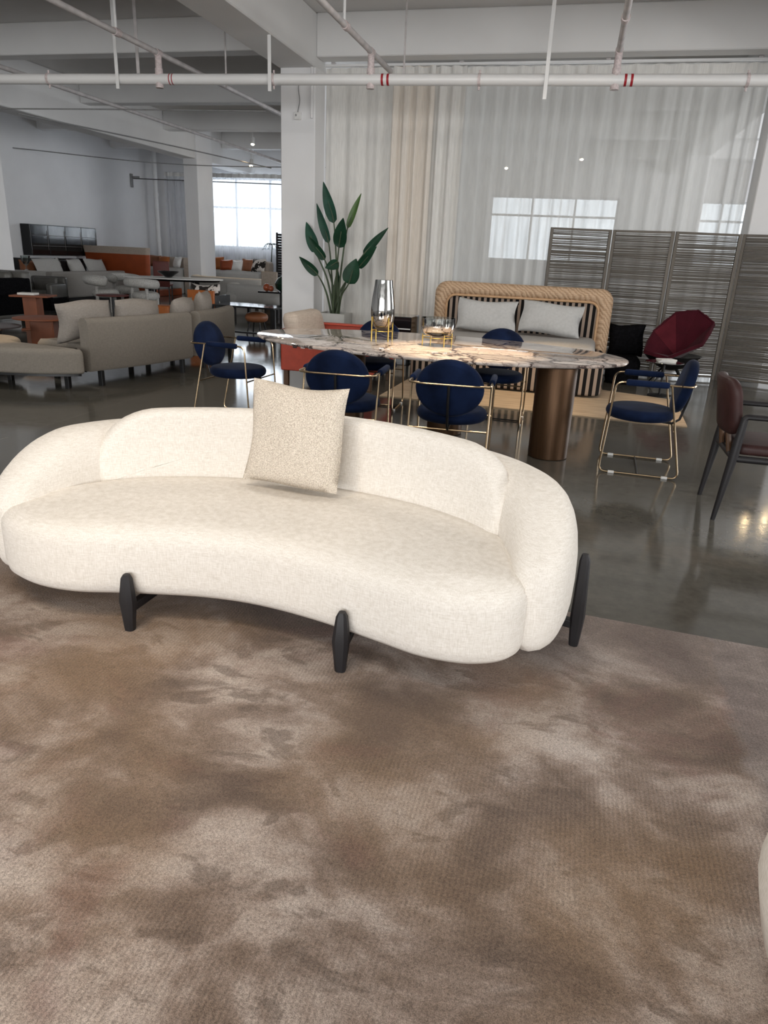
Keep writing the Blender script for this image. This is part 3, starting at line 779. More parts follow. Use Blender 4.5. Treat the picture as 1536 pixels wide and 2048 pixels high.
spots = [(-1.55, 5.03, R(93), 'blue velvet chair with its back to the sofa, behind the boucle cushion'),
         (-0.745, 4.985, R(93), 'blue velvet chair with its back to the sofa, right of the boucle cushion'),
         (-2.90, 5.98, R(-3), 'blue velvet chair at the left end of the marble table, seen side on'),
         (0.63, 5.71, R(178), 'blue velvet chair at the right end of the marble table, seen side on'),
         (-1.90, 7.08, R(-88), 'blue velvet chair on the far side of the table, behind the tall vase'),
         (-0.63, 6.95, R(-90), 'blue velvet chair on the far side of the table, in front of the striped bed')]
ch0 = make_chair(spots[0][3])
for i, (x, y, rz, lb) in enumerate(spots):
    c = ch0 if i == 0 else copy_tree(ch0)
    c.location = (x, y, 0); c.rotation_euler = (0, 0, rz); c['label'] = lb
# ------------------------------------------------------------------ pipes and ceiling fittings
def pipe_y(name, x, y0, y1, z, r, m, label, brk=()):
    t = thing(name, label, 'pipe', (x, (y0+y1)/2, z))
    build('tube', tube([(0, y0-(y0+y1)/2, 0), (0, y1-(y0+y1)/2, 0)], r, 12), m, t)
    for y in brk:
        build('coupling', tube([(0, y-(y0+y1)/2-0.05, 0), (0, y-(y0+y1)/2+0.05, 0)], r*1.3, 12), 'pinkish', t)
    return t
MY, MZ, MR = 9.6, 3.485, 0.064
SK = 0.052                                          # the main runs slightly askew to the beams
def main_y(x): return MY + SK*(x+3.5)
mp_ = thing('sprinkler_pipe', 'thick white sprinkler main crossing the room in front of the column', 'pipe', (0, main_y(0), MZ), math.atan(SK))
build('tube', tube([(X0+0.1, 0, 0), (X1-0.1, 0, 0)], MR, 18), 'pipe', mp_)
for x in (-7.15, -4.0, -1.42, 1.58):
    k = build('clamp', tube([(x-0.016, 0, 0), (x+0.016, 0, 0)], MR*1.12, 18), 'pinkish', mp_)
    build('bolt', tube([(x, 0, -MR*1.7), (x, 0, -MR)], 0.012, 8), 'pinkish', k)
    build('bolt', tube([(x, 0, MR), (x, 0, MR*1.6)], 0.012, 8), 'pinkish', k)
for x in (-2.60, -2.53, 0.26, 0.33):
    build('red_band', tube([(x-0.014, 0, 0), (x+0.014, 0, 0)], MR*1.025, 18), 'redtape', mp_, label='red painted band')
for x in (-5.4, -5.36):
    build('red_band', tube([(x-0.006, 0, 0), (x+0.006, 0, 0)], MR*1.025, 18), 'redtape', mp_, label='red painted band')
for x, lb in ((-8.4, 'thin grey branch pipe farthest left under the beams'), (-5.55, 'white branch pipe rising over the main left of the column'), (-2.75, 'white branch pipe over the main right of the column'), (0.15, 'white branch pipe over the main above the striped bed')):
    b = pipe_y('branch_pipe', x, 2.0 if x > -6 else 6.0, 10.6 if x > -3 else (14.0 if x > -6 else 21.0), 3.78, 0.034, 'pipeold', lb, (8.6, main_y(x)))
    yc = b.location.y
    if x > -6:
        build('riser', tube([(0, main_y(x)-yc, MZ-3.78+0.03), (0, main_y(x)-yc, 0)], 0.042, 12), 'pinkish', b)
        build('tee', tube([(0, main_y(x)-yc, MZ-3.78-0.10), (0, main_y(x)-yc, MZ-3.78+0.12)], 0.05, 12), 'pinkish', b)
for i, (x, y, zb) in enumerate(((-6.1, main_y(-6.1)-0.075, 3.36), (-5.93, main_y(-5.93)+0.15, 3.50), (-4.02, main_y(-4.02)-0.075, 3.34), (-0.63, main_y(-0.63)-0.075, 3.27), (-5.0, 10.3, 3.55), (-2.47, 10.2, 3.55))):
    lbs = ('flat white pipe hanger left of the branch tee', 'flat grey pipe hanger behind the left white one', 'short flat pipe hanger at the left edge of the column', 'long flat pipe hanger above the bed', 'thin threaded hanger rod right of the left branch pipe', 'thin threaded hanger rod right of the red bands')
    zt = 3.95 if i == 2 else ZC
    h = box((0, 0, (zb+zt)/2), (0.022 if i > 3 else 0.045, 0.012, zt-zb), 0.003)
    o = build('pipe_hanger', h, 'pipe' if i in (0, 2, 3) else 'pipeold', None, False); o.location = (x, y, 0)
    tag(o, lbs[i], 'hanger')
for x, lb in ((-5.62, 'short hanger rod over the branch pipe at top left'), (-2.8, 'short hanger rod over the branch pipe right of the column')):
    o = build('hanger_rod', tube([(0, 0, 3.8), (0, 0, ZC)], 0.016, 8), 'pipe', None); o.location = (x, 8.7, 0); tag(o, lb, 'hanger')
for pts, lb, r in (([(-9.2, 10.5, 3.33), (-6.9, 10.4, 3.30), (-4.55, 10.6, 3.31)], 'thin white cable strung below the main pipe at left', 0.009),
                   ([(X0+0.03, 17.0, 3.6), (-10.8, 19.5, 3.55), (-4.6, 19.4, 3.55)], 'thin white cable strung past the rear column', 0.012),
                   ([(-10.3, 12.6, 3.62), (-9.4, 16.5, 3.62), (-8.7, 20.6, 3.62)], 'thin grey conduit beside the second beam', 0.014)):
    o = build('cable', tube(spline(pts, 8), r, 6), 'cable' , None); tag(o, lb, 'cable')
# conduit and junction box on the front column
sw = thing('switch_box', 'small white junction box with a hanging cord, on the front column', 'junction box', (-4.255, 11.085, 3.33))
build('cover', box((0, 0, 0), (0.11, 0.03, 0.10), 0.006), 'plastic', sw, False)
build('button', box((-0.02, -0.018, 0.01), (0.02, 0.01, 0.03), 0.002), 'cable', sw, False)
build('cord', tube(spline([(0.0, 0.0, 0.05), (0.03, -0.005, 0.2), (0.01, 0.0, 0.36), (0.03, 0, 0.5)], 6), 0.006, 6), 'cable', sw)
cd_ = build('conduit', tube([(0, 0, 3.3), (0, 0, ZC)], 0.022, 10), 'wall', None); cd_.location = (-4.035, 11.078, 0)
tag(cd_, 'white painted conduit up the right corner of the front column', 'conduit')
dp = thing('drain_pipe', 'white floor to ceiling drain pipe in the far left corner', 'pipe', (-13.75, 22.9, 0))
build('tube', tube([(0, 0, 0), (0, 0, ZC)], 0.075, 14), 'pipe', dp)
for z in (1.6, 3.0): build('collar', tube([(0, 0, z-0.05), (0, 0, z+0.05)], 0.09, 14), 'pipe', dp)
bx = thing('wall_bracket', 'grey metal bracket high on the far left wall', 'bracket', (X0+0.1, 22.2, 3.35))
build('arm', box((0.06, 0, 0.1), (0.3, 0.05, 0.06), 0.01), 'cable', bx, False); build('plate', box((-0.07, 0, 0), (0.04, 0.12, 0.4), 0.01), 'cable', bx, False)

def added_strip_light(x, y, power, label, ln=2.4):  # unseen strip fixture, added to light the furniture and rug from above
    t = thing('added_linear_light', label, 'added light', (x, y, 4.05))
    build('housing', box((0, 0, 0.04), (ln, 0.22, 0.06), 0.01), 'plastic', t, False)
    build('diffuser', box((0, 0, 0.004), (ln-0.06, 0.18, 0.012), 0.003), emit('added_glow_%d' % int(y*10+200), (1.0, 0.93, 0.84), 3.0), t, False, label='glowing diffuser of the added light')
    for q in (-ln/2+0.3, ln/2-0.3): build('suspension_wire', tube([(q, 0, 0.07), (q, 0, ZC-4.055)], 0.004, 5), 'darkcable', t)
    l = bpy.data.lights.new('added_linear_lamp', 'AREA'); l.shape = 'RECTANGLE'; l.size = ln-0.1; l.size_y = 0.18; l.energy = power; l.color = (1.0, 0.94, 0.86)
    o = bpy.data.objects.new('added_linear_lamp', l); COL.objects.link(o); o.parent = t; o.location = (0, 0, -0.012)
added_strip_light(-1.2, 0.6, 44, 'added strip light above the foreground rug, unseen')
added_strip_light(-1.2, 3.7, 30, 'added strip light above the cream sofa, unseen')
added_strip_light(-1.2, 6.75, 45, 'added strip light above the marble table, unseen')
added_strip_light(-6.6, 6.2, 45, 'added strip light above the taupe sofa, unseen')

def spotlight(x, y, z, tx, ty, label, power, size, col=(1.0, 0.72, 0.42), glow=True):
    """ceiling spot: canister on a stem, glowing lens, and its own lamp"""
    t = thing('ceiling_spotlight', label, 'spotlight', (x, y, z))
    d = (Vector((tx, ty, 0.3))-Vector((x, y, z))).normalized()
    q = d.to_track_quat('-Z', 'Y').to_matrix().to_4x4()
    build('stem', tube([(0, 0, 0.05), (0, 0, ZC-z)], 0.012, 8), 'pipe', t)
    build('canister', lathe([(0.045, 0.12), (0.05, 0.1), (0.05, -0.06), (0.044, -0.06), (0.042, -0.03)], 20).xf(q), 'plastic', t)
    build('lens', lathe([(0.001, -0.085), (0.02, -0.08), (0.036, -0.066), (0.042, -0.045)], 20).xf(q), 'lamp_glow', t, label='glowing lens')
    l = bpy.data.lights.new('spot', 'SPOT'); l.energy = power; l.spot_size = R(size); l.spot_blend = 0.6; l.color = col; l.shadow_soft_size = 0.05
    o = bpy.data.objects.new('spot', l); COL.objects.link(o); o.parent = t; o.location = d*0.09
    o.rotation_euler = d.to_track_quat('-Z', 'Y').to_euler()
    return t
spotlight(-1.0, 6.3, 4.2, -0.85, 6.0, 'ceiling spotlight over the marble table, out of frame', 1000, 26)
spotlight(0.1, 7.3, 4.35, 0.1, 8.0, 'ceiling spotlight over the tan rug at the foot of the bed', 420, 38)
spotlight(-6.3, 6.6, 4.35, -6.35, 6.85, 'ceiling spotlight over the backless sofa at left, out of frame', 420, 24)
spotlight(-9.3, 20.6, 3.72, -9.0, 19.0, 'bright ceiling spotlight left of the front column, the lower of two', 150, 60)
spotlight(-8.75, 19.5, 4.12, -8.4, 18.0, 'small ceiling spotlight left of the front column, the upper of two', 120, 60)
spotlight(-0.25, 20.6, 4.0, -0.2, 19.0, 'bright ceiling spotlight seen through the sheer curtain', 150, 60)
spotlight(-2.3, 22.3, 3.95, -2.2, 20.0, 'small ceiling spotlight seen through the sheer curtain, the left one', 120, 60)
spotlight(3.9, 14.9, 3.35, 3.5, 13.5, 'ceiling spotlight beyond the right column, the left of a pair', 160, 60)
spotlight(4.3, 15.1, 3.35, 4.0, 13.5, 'ceiling spotlight beyond the right column, the right of a pair', 160, 60)
spotlight(-1.9, 0.2, 4.0, -1.9, 2.6, 'ceiling spotlight over the left end of the cream sofa, out of frame', 70, 40)
spotlight(-1.6, -0.4, 4.0, -1.75, 0.85, 'ceiling spotlight over the rug at lower left, out of frame', 90, 40)

# ------------------------------------------------------------------ curtains
def curtain(name, x0, x1, y, ztop, m, label, amp, period, seed, hm=None, skew=0.0):
    rnd = random.Random(seed); t = thing(name, label, 'curtain', ((x0+x1)/2, y, 0))
    xs = []; x = x0; ph = 0.0
    n = int((x1-x0)/0.018); cols = []
    phase = rnd.uniform(0, 6); per = period
    for i in range(n+1):
        u = (x1-x0)*i/n
        w = math.sin(phase); yy = amp*(w + 0.35*math.sin(2.3*phase+1.3) + 0.25*math.sin(0.43*phase))
        cols.append((x0+u-(x0+x1)/2, yy))
        if rnd.random() < 0.05: per = period*rnd.uniform(0.6, 1.7)
        phase += 2*math.pi*(x1-x0)/n/per
    def sheet(z0, z1, nz, off):
        V = []; F = []
        for j in range(nz+1):
            z = z0+(z1-z0)*j/nz; k = 0.55+0.45*min(1, (ztop-z)/1.2)
            for (cx_, cy_) in cols: V.append((cx_+skew*(ztop-z)*0.004, cy_*k+off, z))
        m_ = len(cols)
        for j in range(nz):
            for i in range(m_-1): F.append((j*m_+i, j*m_+i+1, (j+1)*m_+i+1, (j+1)*m_+i))
        return G().add(V, F)
    build('cloth', sheet(0.02, ztop, 10, 0.0), m, t, True, ang=180)
    V = []; F = []                                   # header tape, scalloped between hooks
    for (cx_, cy_) in cols:
        s = 0.018*abs(math.sin(cx_*math.pi/0.3))
        V += [(cx_, cy_*0.55-0.006, ztop-0.13), (cx_, cy_*0.55-0.006, ztop-s)]
    for i in range(len(cols)-1): F.append((2*i, 2*i+2, 2*i+3, 2*i+1))
    build('header_tape', G().add(V, F), hm or 'drape', t, True, ang=180)
    return t
CY = 11.52
curtain('linen_curtain', -3.97, -2.90, CY, 4.03, 'drape', 'pale linen curtain hanging between the column and the warm drapes, behind the plant', 0.030, 0.22, 3)
curtain('linen_curtain', -2.92, -2.30, CY-0.05, 4.03, 'drape2', 'warm cream drape in deep folds right of the tall plant', 0.055, 0.17, 5)
curtain('linen_curtain', -2.32, -1.86, CY-0.03, 4.03, 'drape', 'pale gathered drape beside the sheer curtain', 0.050, 0.20, 8)
curtain('sheer_curtain', -1.88, 2.10, CY, 4.03, 'sheer', 'wide grey sheer curtain with far windows glowing through, behind the bed', 0.022, 0.24, 13)
rl = thing('curtain_rail', 'white curtain rail under the beam above the drapes', 'curtain rail', (-0.95, CY-0.02, 4.055))
build('track', box((0, 0, 0), (6.06, 0.05, 0.035), 0.006), 'pipe', rl, False)
for x in (-2.9, -1.0, 1.0, 2.9): build('bracket', box((x, 0, 0.03), (0.06, 0.06, 0.03), 0.004), 'pipeold', rl, False)
curtain('sheer_curtain', -13.6, -8.2, 23.2, 3.72, 'sheerfar', 'white sheer curtain over the bright far left window', 0.03, 0.26, 21, 'drape')
rf = build('curtain_wire', tube([(X0+0.02, 22.3, 3.42), (-8.0, 22.6, 3.36)], 0.014, 6), 'darkcable', None); tag(rf, 'dark cable strung across the top of the far left window', 'cable')

# ------------------------------------------------------------------ potted plant
pl = thing('potted_plant', 'tall bird of paradise plant in a pale square cement planter beside the front column', 'plant', (-3.58, 10.95, 0))
pg = G(); w = 0.22
pg = pad(rrect(0.44, 0.44, 0.012, 2), [(0, 0), (0, 0.59), (0.03, 0.59), (0.03, 0.54)])
build('planter', pg, 'pot', pl, False)
build('soil', box((0, 0, 0.535), (0.37, 0.37, 0.02)), 'soil', pl, False)
LV = [(-3.73, 10.85, 2.43, -3.59, 10.85, 1.88, 0.15), (-3.9, 10.95, 2.15, -3.7, 10.95, 1.6, 0.115), (-4.09, 10.92, 1.89, -3.89, 10.92, 1.46, 0.16), (-3.92, 10.75, 1.68, -3.69, 10.75, 1.36, 0.12), (-4.08, 10.7, 1.39, -3.78, 10.7, 1.14, 0.12), (-3.24, 10.95, 2.31, -3.41, 10.95, 1.82, 0.09), (-3.4, 10.8, 1.95, -3.49, 10.8, 1.54, 0.19), (-3.65, 10.65, 1.25, -3.44, 10.65, 1.33, 0.13), (-3.2, 10.65, 1.4, -3.28, 10.65, 1.04, 0.23), (-2.88, 10.8, 1.58, -3.18, 10.8, 1.27, 0.115), (-2.78, 10.95, 1.85, -3.15, 10.95, 1.46, 0.105), (-3.58, 10.95, 1.24, -3.53, 10.95, 0.91, 0.06)]
LM = ['leaf2', 'leaf2', 'leaf2', 'leaf', 'leaf', 'leaf3', 'leaf', 'leaf', 'leaf', 'leaf', 'leaf', 'leaf']
for i, (tx, ty, tz, bx_, by, bz, wd) in enumerate(LV):
    T = Vector((tx, ty+0.10*((i % 3)-1), tz)); B = Vector((bx_, by, bz)); ax = T-B; L = ax.length; ax.normalize()
    side = Vector((0, 1, 0)).cross(ax).normalized(); nm = ax.cross(side).normalized()
    if nm.y > 0: nm = -nm
    V = []; F = []; n = 14
    for j in range(n+1):
        s = j/n; hw = wd/2*1.12*(math.sin(math.pi*min(1, s*0.94+0.06)**0.72))**0.8 if 0 < s < 1 else 0.004
        c = B + ax*(L*s) + nm*(0.05*L*math.sin(math.pi*s))
        for k in (-1, -0.5, 0, 0.5, 1):
            V.append(c + side*hw*k - nm*(hw*0.35*(1-abs(k)))*0.9)
    for j in range(n):
        for k in range(4): F.append((j*5+k, j*5+k+1, (j+1)*5+k+1, (j+1)*5+k))
    for back in (0,):
        m0 = len(V); V2 = [v + nm*-0.004 for v in V]
        F2 = [tuple(m0+q for q in f[::-1]) for f in F]
        rim = [j*5 for j in range(n+1)] + [n*5+k for k in range(1, 5)] + [j*5+4 for j in range(n-1, -1, -1)] + [3, 2, 1]
        for a, b in zip(rim, rim[1:]+rim[:1]): F2.append((a, b, m0+b, m0+a))
    o = build('leaf', G().add(V+V2, F+F2).xf(Matrix.Translation(-pl.location)), LM[i], pl, True, ang=60)
    root = Vector((-3.58+0.05*math.cos(i*2.4), 10.95+0.05*math.sin(i*2.4), 0.54))
    mid = root.lerp(B, 0.5) + Vector(((root.x-B.x)*0.12, 0, 0.06))
    pts = [v-pl.location for v in spline([root, mid, B, B+ax*L*0.55], 6)]
    build('stem', tube(pts, [0.019-0.012*min(1, q/(len(pts)*0.8)) for q in range(len(pts))], 7), 'stem', pl)

# ------------------------------------------------------------------ striped bed
br = thing('flat_rug', 'tan flat woven rug lit by a spotlight under the striped bed', 'rug', (0, 0, 0))
build('mat', pad([(-1.95, 7.6), (1.24, 7.45), (1.30, 8.95), (0.48, 9.25), (0.46, 10.2), (-1.86, 10.2)], [(0.0, 0.0), (0.0, 0.010), (0.004, 0.012)]), 'bedrug', br, False)
bed = thing('striped_bed', 'low bed with black and beige striped base and wide braided raffia headboard frame', 'bed', (-0.70, 9.35, 0.012), R(-1.5))
def upright(outl, y0, y1, r):
    g = pad(outl, [(r, 0.0), (r*0.3, r*0.3), (0.0, r), (0.0, y1-y0-r), (r*0.3, y1-y0-r*0.3), (r, y1-y0)])
    g.v = [Vector((v.x, y1-v.z, v.y)) for v in g.v]; return g
base = pad(rrect(2.30, 1.55, 0.16, 6, 0, 0), round_rings(0.02, 0.40, 0.03, 0.05, 4)); build('base', base, 'stripe', bed, True, ang=50)
matt = pad(rrect(2.06, 1.45, 0.2, 6, 0, 0.03), round_rings(0.385, 0.55, 0.02, 0.08, 4)); build('mattress', matt, 'bedlinen', bed, True, ang=60)
build('headboard_panel', box((0, 0.80, 0.58), (2.04, 0.07, 0.95), 0.02), 'stripe', bed, False)
build('headboard_strap', box((-0.05, 0.755, 0.98), (0.04, 0.02, 0.16), 0.005), 'blackfabric', bed, False)
Wh, Hh = 2.36, 1.16
fo = rrect(Wh, Hh, 0.16, 7, 0, Hh/2); fi = rrect(Wh-0.34, Hh-0.30, 0.12, 7, 0, Hh/2-0.02)
V = []; F = []; n = len(fo)
for ol_, y in ((fi, 0.745), (fo, 0.745), (fo, 0.90), (fi, 0.90)):
    for i, (x, z) in enumerate(ol_): V.append((x, y, z))
mid1 = [((fo[i][0]+fi[i][0])/2, 0.70, (fo[i][1]+fi[i][1])/2) for i in range(n)]
V += mid1
seq = [0, 4, 1, 2, 3, 0]
for a, b in zip(seq[:-1], seq[1:]):
    for i in range(n): F.append((a*n+i, a*n+(i+1) % n, b*n+(i+1) % n, b*n+i))
build('headboard_frame', G().add(V, F), 'raffia', bed, True, ang=70)
build('frame_bead', tube([(x, 0.74, z) for x, z in fi], 0.016, 8, True), 'cane', bed)
for i, (x, rz, rx, lb) in enumerate(((-1.06, 2, -24, 'pale grey bed pillow against the striped headboard, the left of two'), (-0.30, -2, -24, 'pale grey bed pillow against the striped headboard, the right of two'))):
    o = build('bed_pillow', cushion(0.78, 0.42, 0.20, 14, 0.05, 10+i, 0.012), 'pillowlinen', None, True, ang=80)
    o.location = (x+(0.03 if i else -0.03), 9.64, 0.585+0.012*i); o.rotation_euler = (R(rx), R(1.5 if i == 0 else 3), R(rz)); tag(o, lb, 'pillow', 'pillows on the striped bed')
sb = thing('side_table', 'black box side table with a thin pale edge, left of the striped bed', 'table', (-2.24, 9.5, 0))
build('cabinet', box((0, 0, 0.42), (0.5, 0.5, 0.62), 0.01), 'blackgloss', sb, False); build('edge_strip', box((0, -0.255, 0.58), (0.48, 0.012, 0.014)), 'plastic', sb, False)
for sx in (-1, 1):
    for sy in (-1, 1): build('leg', box((sx*0.22, sy*0.22, 0.055), (0.03, 0.03, 0.11)), 'blackmetal', sb, False)

# ------------------------------------------------------------------ folding screen
fs = thing('folding_screen', 'four panel folding screen of woven grey reeds, standing behind the bed', 'screen', (0, 0, 0))
JX = [(-0.44, 10.85), (0.40, 11.0), (1.20, 10.82), (2.06, 10.98), (2.92, 10.66)]
HS = 1.93
for i in range(4):
    a = Vector((*JX[i], 0)); b = Vector((*JX[i+1], 0)); d = (b-a).normalized(); L = (b-a).length; rz = math.atan2(d.y, d.x); c = (a+b)/2
    fr = G()
    for s in (0.028, L-0.028): q = a+d*s; box((q.x, q.y, HS/2), (0.042, 0.035, HS), 0.004, rz, g=fr)
    for z in (0.05, HS-0.015): box((c.x, c.y, z), (L-0.1, 0.03, 0.03), 0.003, rz, g=fr)
    pn = build('panel_frame', fr, 'screenframe', fs, False)
    rnd = random.Random(40+i); g = G(); z = 0.08
    while z < HS-0.04:
        h = rnd.uniform(0.008, 0.017); t0 = rnd.uniform(-0.004, 0.004); t1 = rnd.uniform(-0.004, 0.004); w0 = rnd.uniform(-0.004, 0.004)
        A = a+d*0.05+Vector((-d.y, d.x, 0))*w0; B = b-d*0.05+Vector((-d.y, d.x, 0))*-w0
        g.add([A+Vector((0, -0.004, z+t0)), B+Vector((0, -0.004, z+t1)), B+Vector((0, -0.004, z+t1+h)), A+Vector((0, -0.004, z+t0+h)),
               A+Vector((0, 0.004, z+t0)), B+Vector((0, 0.004, z+t1)), B+Vector((0, 0.004, z+t1+h)), A+Vector((0, 0.004, z+t0+h))],
              [(0, 1, 2, 3), (7, 6, 5, 4), (0, 4, 5, 1), (3, 2, 6, 7), (0, 3, 7, 4), (1, 5, 6, 2)])
        z += h + (rnd.uniform(0.0015, 0.010) if rnd.random() < 0.45 else 0.0005)
    ru = build('reed_infill', g, 'reed', pn, False, kind='stuff')

# ------------------------------------------------------------------ burgundy lounge chair, black plush cushion, glass table
bc = thing('lounge_chair', 'burgundy faceted shell lounge chair in front of the folding screen', 'chair', (1.32, 10.0, 0))
rim = [Vector(p) for p in ((-0.37, -0.25, 0.47), (-0.10, -0.37, 0.42), (0.30, -0.20, 0.60), (0.44, 0.08, 0.84), (0.25, 0.22, 0.97), (-0.02, 0.20, 0.93), (-0.27, 0.02, 0.70))]
hub = Vector((0.04, -0.08, 0.40))
for i in range(len(rim)):
    a, b = rim[i], rim[(i+1) % len(rim)]; nn = (a-hub).cross(b-hub).normalized()*0.035
    m1 = (a+b)/2 + (((a+b)/2)-hub).normalized()*0.02
    v = [hub, a, m1, b, hub-nn, a-nn, m1-nn, b-nn]
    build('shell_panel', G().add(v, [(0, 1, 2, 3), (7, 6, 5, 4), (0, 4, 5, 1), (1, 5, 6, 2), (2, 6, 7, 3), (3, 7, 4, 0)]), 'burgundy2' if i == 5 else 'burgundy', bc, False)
build('piping', tube([r for r in rim], 0.012, 8, True), 'burgundy', bc)
under = lathe([(0.03, 0.22), (0.16, 0.26), (0.30, 0.36), (0.36, 0.42), (0.001, 0.36)], 16); build('under_shell', under, 'blackmetal', bc)
for k in range(4):
    a = R(45+90*k); build('leg', tube([(0.08*math.cos(a), 0.08*math.sin(a), 0.28), (0.32*math.cos(a), 0.32*math.sin(a), 0.0)], [0.016, 0.011], 8), 'blackmetal', bc)
bs = thing('plush_seat', 'black plush low seat left of the burgundy chair', 'seat', (0.74, 10.12, 0))
build('base', pad(rrect(0.42, 0.5, 0.12), round_rings(0.0, 0.36, 0.05, 0.1)), 'blackfabric', bs, True, ang=60)
cu = cushion(0.46, 0.42, 0.22, 12, 0.08, 6, 0.012); cu.xf(Matrix.Translation((0.0, 0.1, 0.33))); build('back_cushion', cu, 'blackfabric', bs, True, ang=80)
gt = thing('glass_table', 'small glass topped side table in front of the burgundy chair', 'table', (1.15, 9.22, 0))
build('table_top', lathe([(0.22, 0.40), (0.225, 0.405), (0.22, 0.412)], 28), 'clearglass', gt)
build('pole', tube([(0, 0, 0.02), (0, 0, 0.40)], 0.014, 10), 'blackmetal', gt)
build('base', lathe([(0.14, 0.0), (0.14, 0.012), (0.02, 0.022)], 24), 'blackmetal', gt)
for k in range(3):
    o = build('magazine', box((0, 0, 0.418+0.012*k), (0.2, 0.14, 0.010), 0.001, R(5+9*k)), 'paper', None, False); o.location = (1.16, 9.2, 0)
    tag(o, ('bottom magazine', 'middle magazine', 'top magazine')[k]+' of the small pile on the glass side table', 'magazine', 'magazines on the glass side table')

# ------------------------------------------------------------------ oxblood armchair at the right edge
ac = thing('dining_armchair', 'oxblood leather armchair with black wooden frame, cut off by the right edge', 'chair', (1.30, 4.86, 0), R(0))
for s in (-1, 1):
    y = 0.26*s
    rl_ = build('rear_leg', tube([(-0.285, y*1.02, 0.0), (-0.240, y, 0.43), (-0.222, y, 0.655)], [0.014, 0.029, 0.021], 10), 'blackwood', ac)
    build('front_leg', tube([(0.36, y*1.02, 0.0), (0.33, y, 0.43), (0.31, y, 0.655)], [0.013, 0.022, 0.019], 10), 'blackwood', ac)
    build('armrest', tube(fillet([(-0.226, y, 0.640), (-0.215, y, 0.66), (0.30, y, 0.66), (0.31, y, 0.64)], 0.03), 0.02, 10, sx=0.85, sy=1.2), 'blackwood', ac)
    build('seat_rail', tube([(-0.24, y, 0.40), (0.34, y, 0.40)], 0.021, 10), 'blackwood', ac)
build('rear_rail', tube([(-0.24, -0.26, 0.40), (-0.24, 0.26, 0.40)], 0.018, 10), 'blackwood', ac)
build('seat', pad(rrect(0.56, 0.47, 0.06, 6, 0.05, 0), round_rings(0.42, 0.485, 0.02, 0.03)), 'brownleather', ac, True, ang=60)
bk = pad(rrect(0.47, 0.345, 0.10, 7), [(0.03, -0.034), (0.008, -0.026), (0.0, -0.008), (0.0, 0.008), (0.008, 0.026), (0.03, 0.034)])
def bend_back(v):                                   # x along the width, y height, z thickness
    f = (v.y+0.1725)/0.345; a = v.x/0.36
    return Vector((-0.275+0.36*(1-math.cos(a))*0.62 - v.z - 0.06*f, 0.36*math.sin(a)*1.03, 0.525+0.345*f))
bm_ = bmesh.new(); vv = [bm_.verts.new(v) for v in bk.v]
for f in bk.f: bm_.faces.new([vv[q] for q in f])
bmesh.ops.triangulate(bm_, faces=[f for f in bm_.faces if len(f.verts) > 4]); bmesh.ops.subdivide_edges(bm_, edges=[e for e in bm_.edges if e.calc_length() > 0.12], cuts=5, use_grid_fill=False)
bmesh.ops.triangulate(bm_, faces=[f for f in bm_.faces if len(f.verts) > 4])
bm_.verts.ensure_lookup_table(); bm_.verts.index_update()
bk = G().add([bend_back(v.co) for v in bm_.verts], [tuple(q.index for q in f.verts) for f in bm_.faces]); bm_.free()
build('backrest', bk, 'brownleather', ac, True, ang=50)
for s in (-1, 1): build('back_strut', tube([(-0.24, 0.12*s, 0.40), (-0.272, 0.11*s, 0.555)], 0.016, 8), 'brownwood', ac)

# ------------------------------------------------------------------ ottoman cut off at the lower right
ot = thing('round_ottoman', 'cream upholstered round ottoman at the lower right corner, mostly out of frame', 'ottoman', (1.012, 1.215, RT))
build('body', lathe([(0.30, 0.10), (0.42, 0.115), (0.475, 0.17), (0.50, 0.27), (0.49, 0.37), (0.45, 0.42), (0.36, 0.445), (0.001, 0.455)], 48), 'linen', ot, True, ang=70)
build('plinth', lathe([(0.36, 0.0), (0.36, 0.11)], 40), 'blackwood', ot, True)

# ------------------------------------------------------------------ red armchair beside the front column
ra = thing('lounge_armchair', 'red leather armchair with beige cushions between the front column and the marble table', 'chair', (-2.65, 8.25, 0))
side = G()
for s in (-1, 1):
    sp_ = build('side_panel', box((0.02, 0.47*s, 0.40), (1.10, 0.035, 0.46), 0.012), 'redlacquer', ra, False)
    for k in range(5 if s < 0 else 0):
        build('slot', box((-0.36+0.095*k, 0.47*s-0.0185*1, 0.46), (0.05, 0.006, 0.055), 0.002), 'paper' if k else 'blackmetal', sp_, False)
build('back_panel', box((-0.53, 0, 0.40), (0.035, 0.92, 0.46), 0.012), 'redlacquer', ra, False)
build('arm_top', box((0.03, 0.47, 0.635), (1.12, 0.13, 0.02), 0.006), 'redlacquer', ra, False)
build('seat_frame', box((0.02, 0, 0.22), (1.06, 0.90, 0.06), 0.01), 'redlacquer', ra, False)
build('seat_cushion', pad(rrect(0.85, 0.86, 0.08, 6, 0.12, 0), round_rings(0.25, 0.44, 0.04, 0.06)), 'tanfabric', ra, True, ang=60)
bc_ = pad(rrect(0.92, 0.50, 0.10, 6), [(0.06, -0.10), (0.015, -0.07), (0, -0.02), (0, 0.04), (0.015, 0.08), (0.06, 0.10)])
bc_.v = [Vector((-0.40-0.25*(v.y-0.0)+v.z, v.x, 0.56+v.y)) for v in bc_.v]
build('back_cushion', bc_, 'tanfabric', ra, True, ang=60)
for sx in (-0.48, 0.52):
    for sy in (-0.44, 0.44): build('leg', box((sx, sy, 0.095), (0.055, 0.055, 0.19), 0.006), 'brownwood', ra, False)
# ------------------------------------------------------------------ left part of the showroom
def box_thing(name, label, cat, loc, parts, rz=0.0, group=None):
    t = thing(name, label, cat, loc, rz, group)
    for nm, c, d, bev, m in parts: build(nm, box(c, d, bev, seg=3), m, t, bev > 0.01, ang=50)
    return t
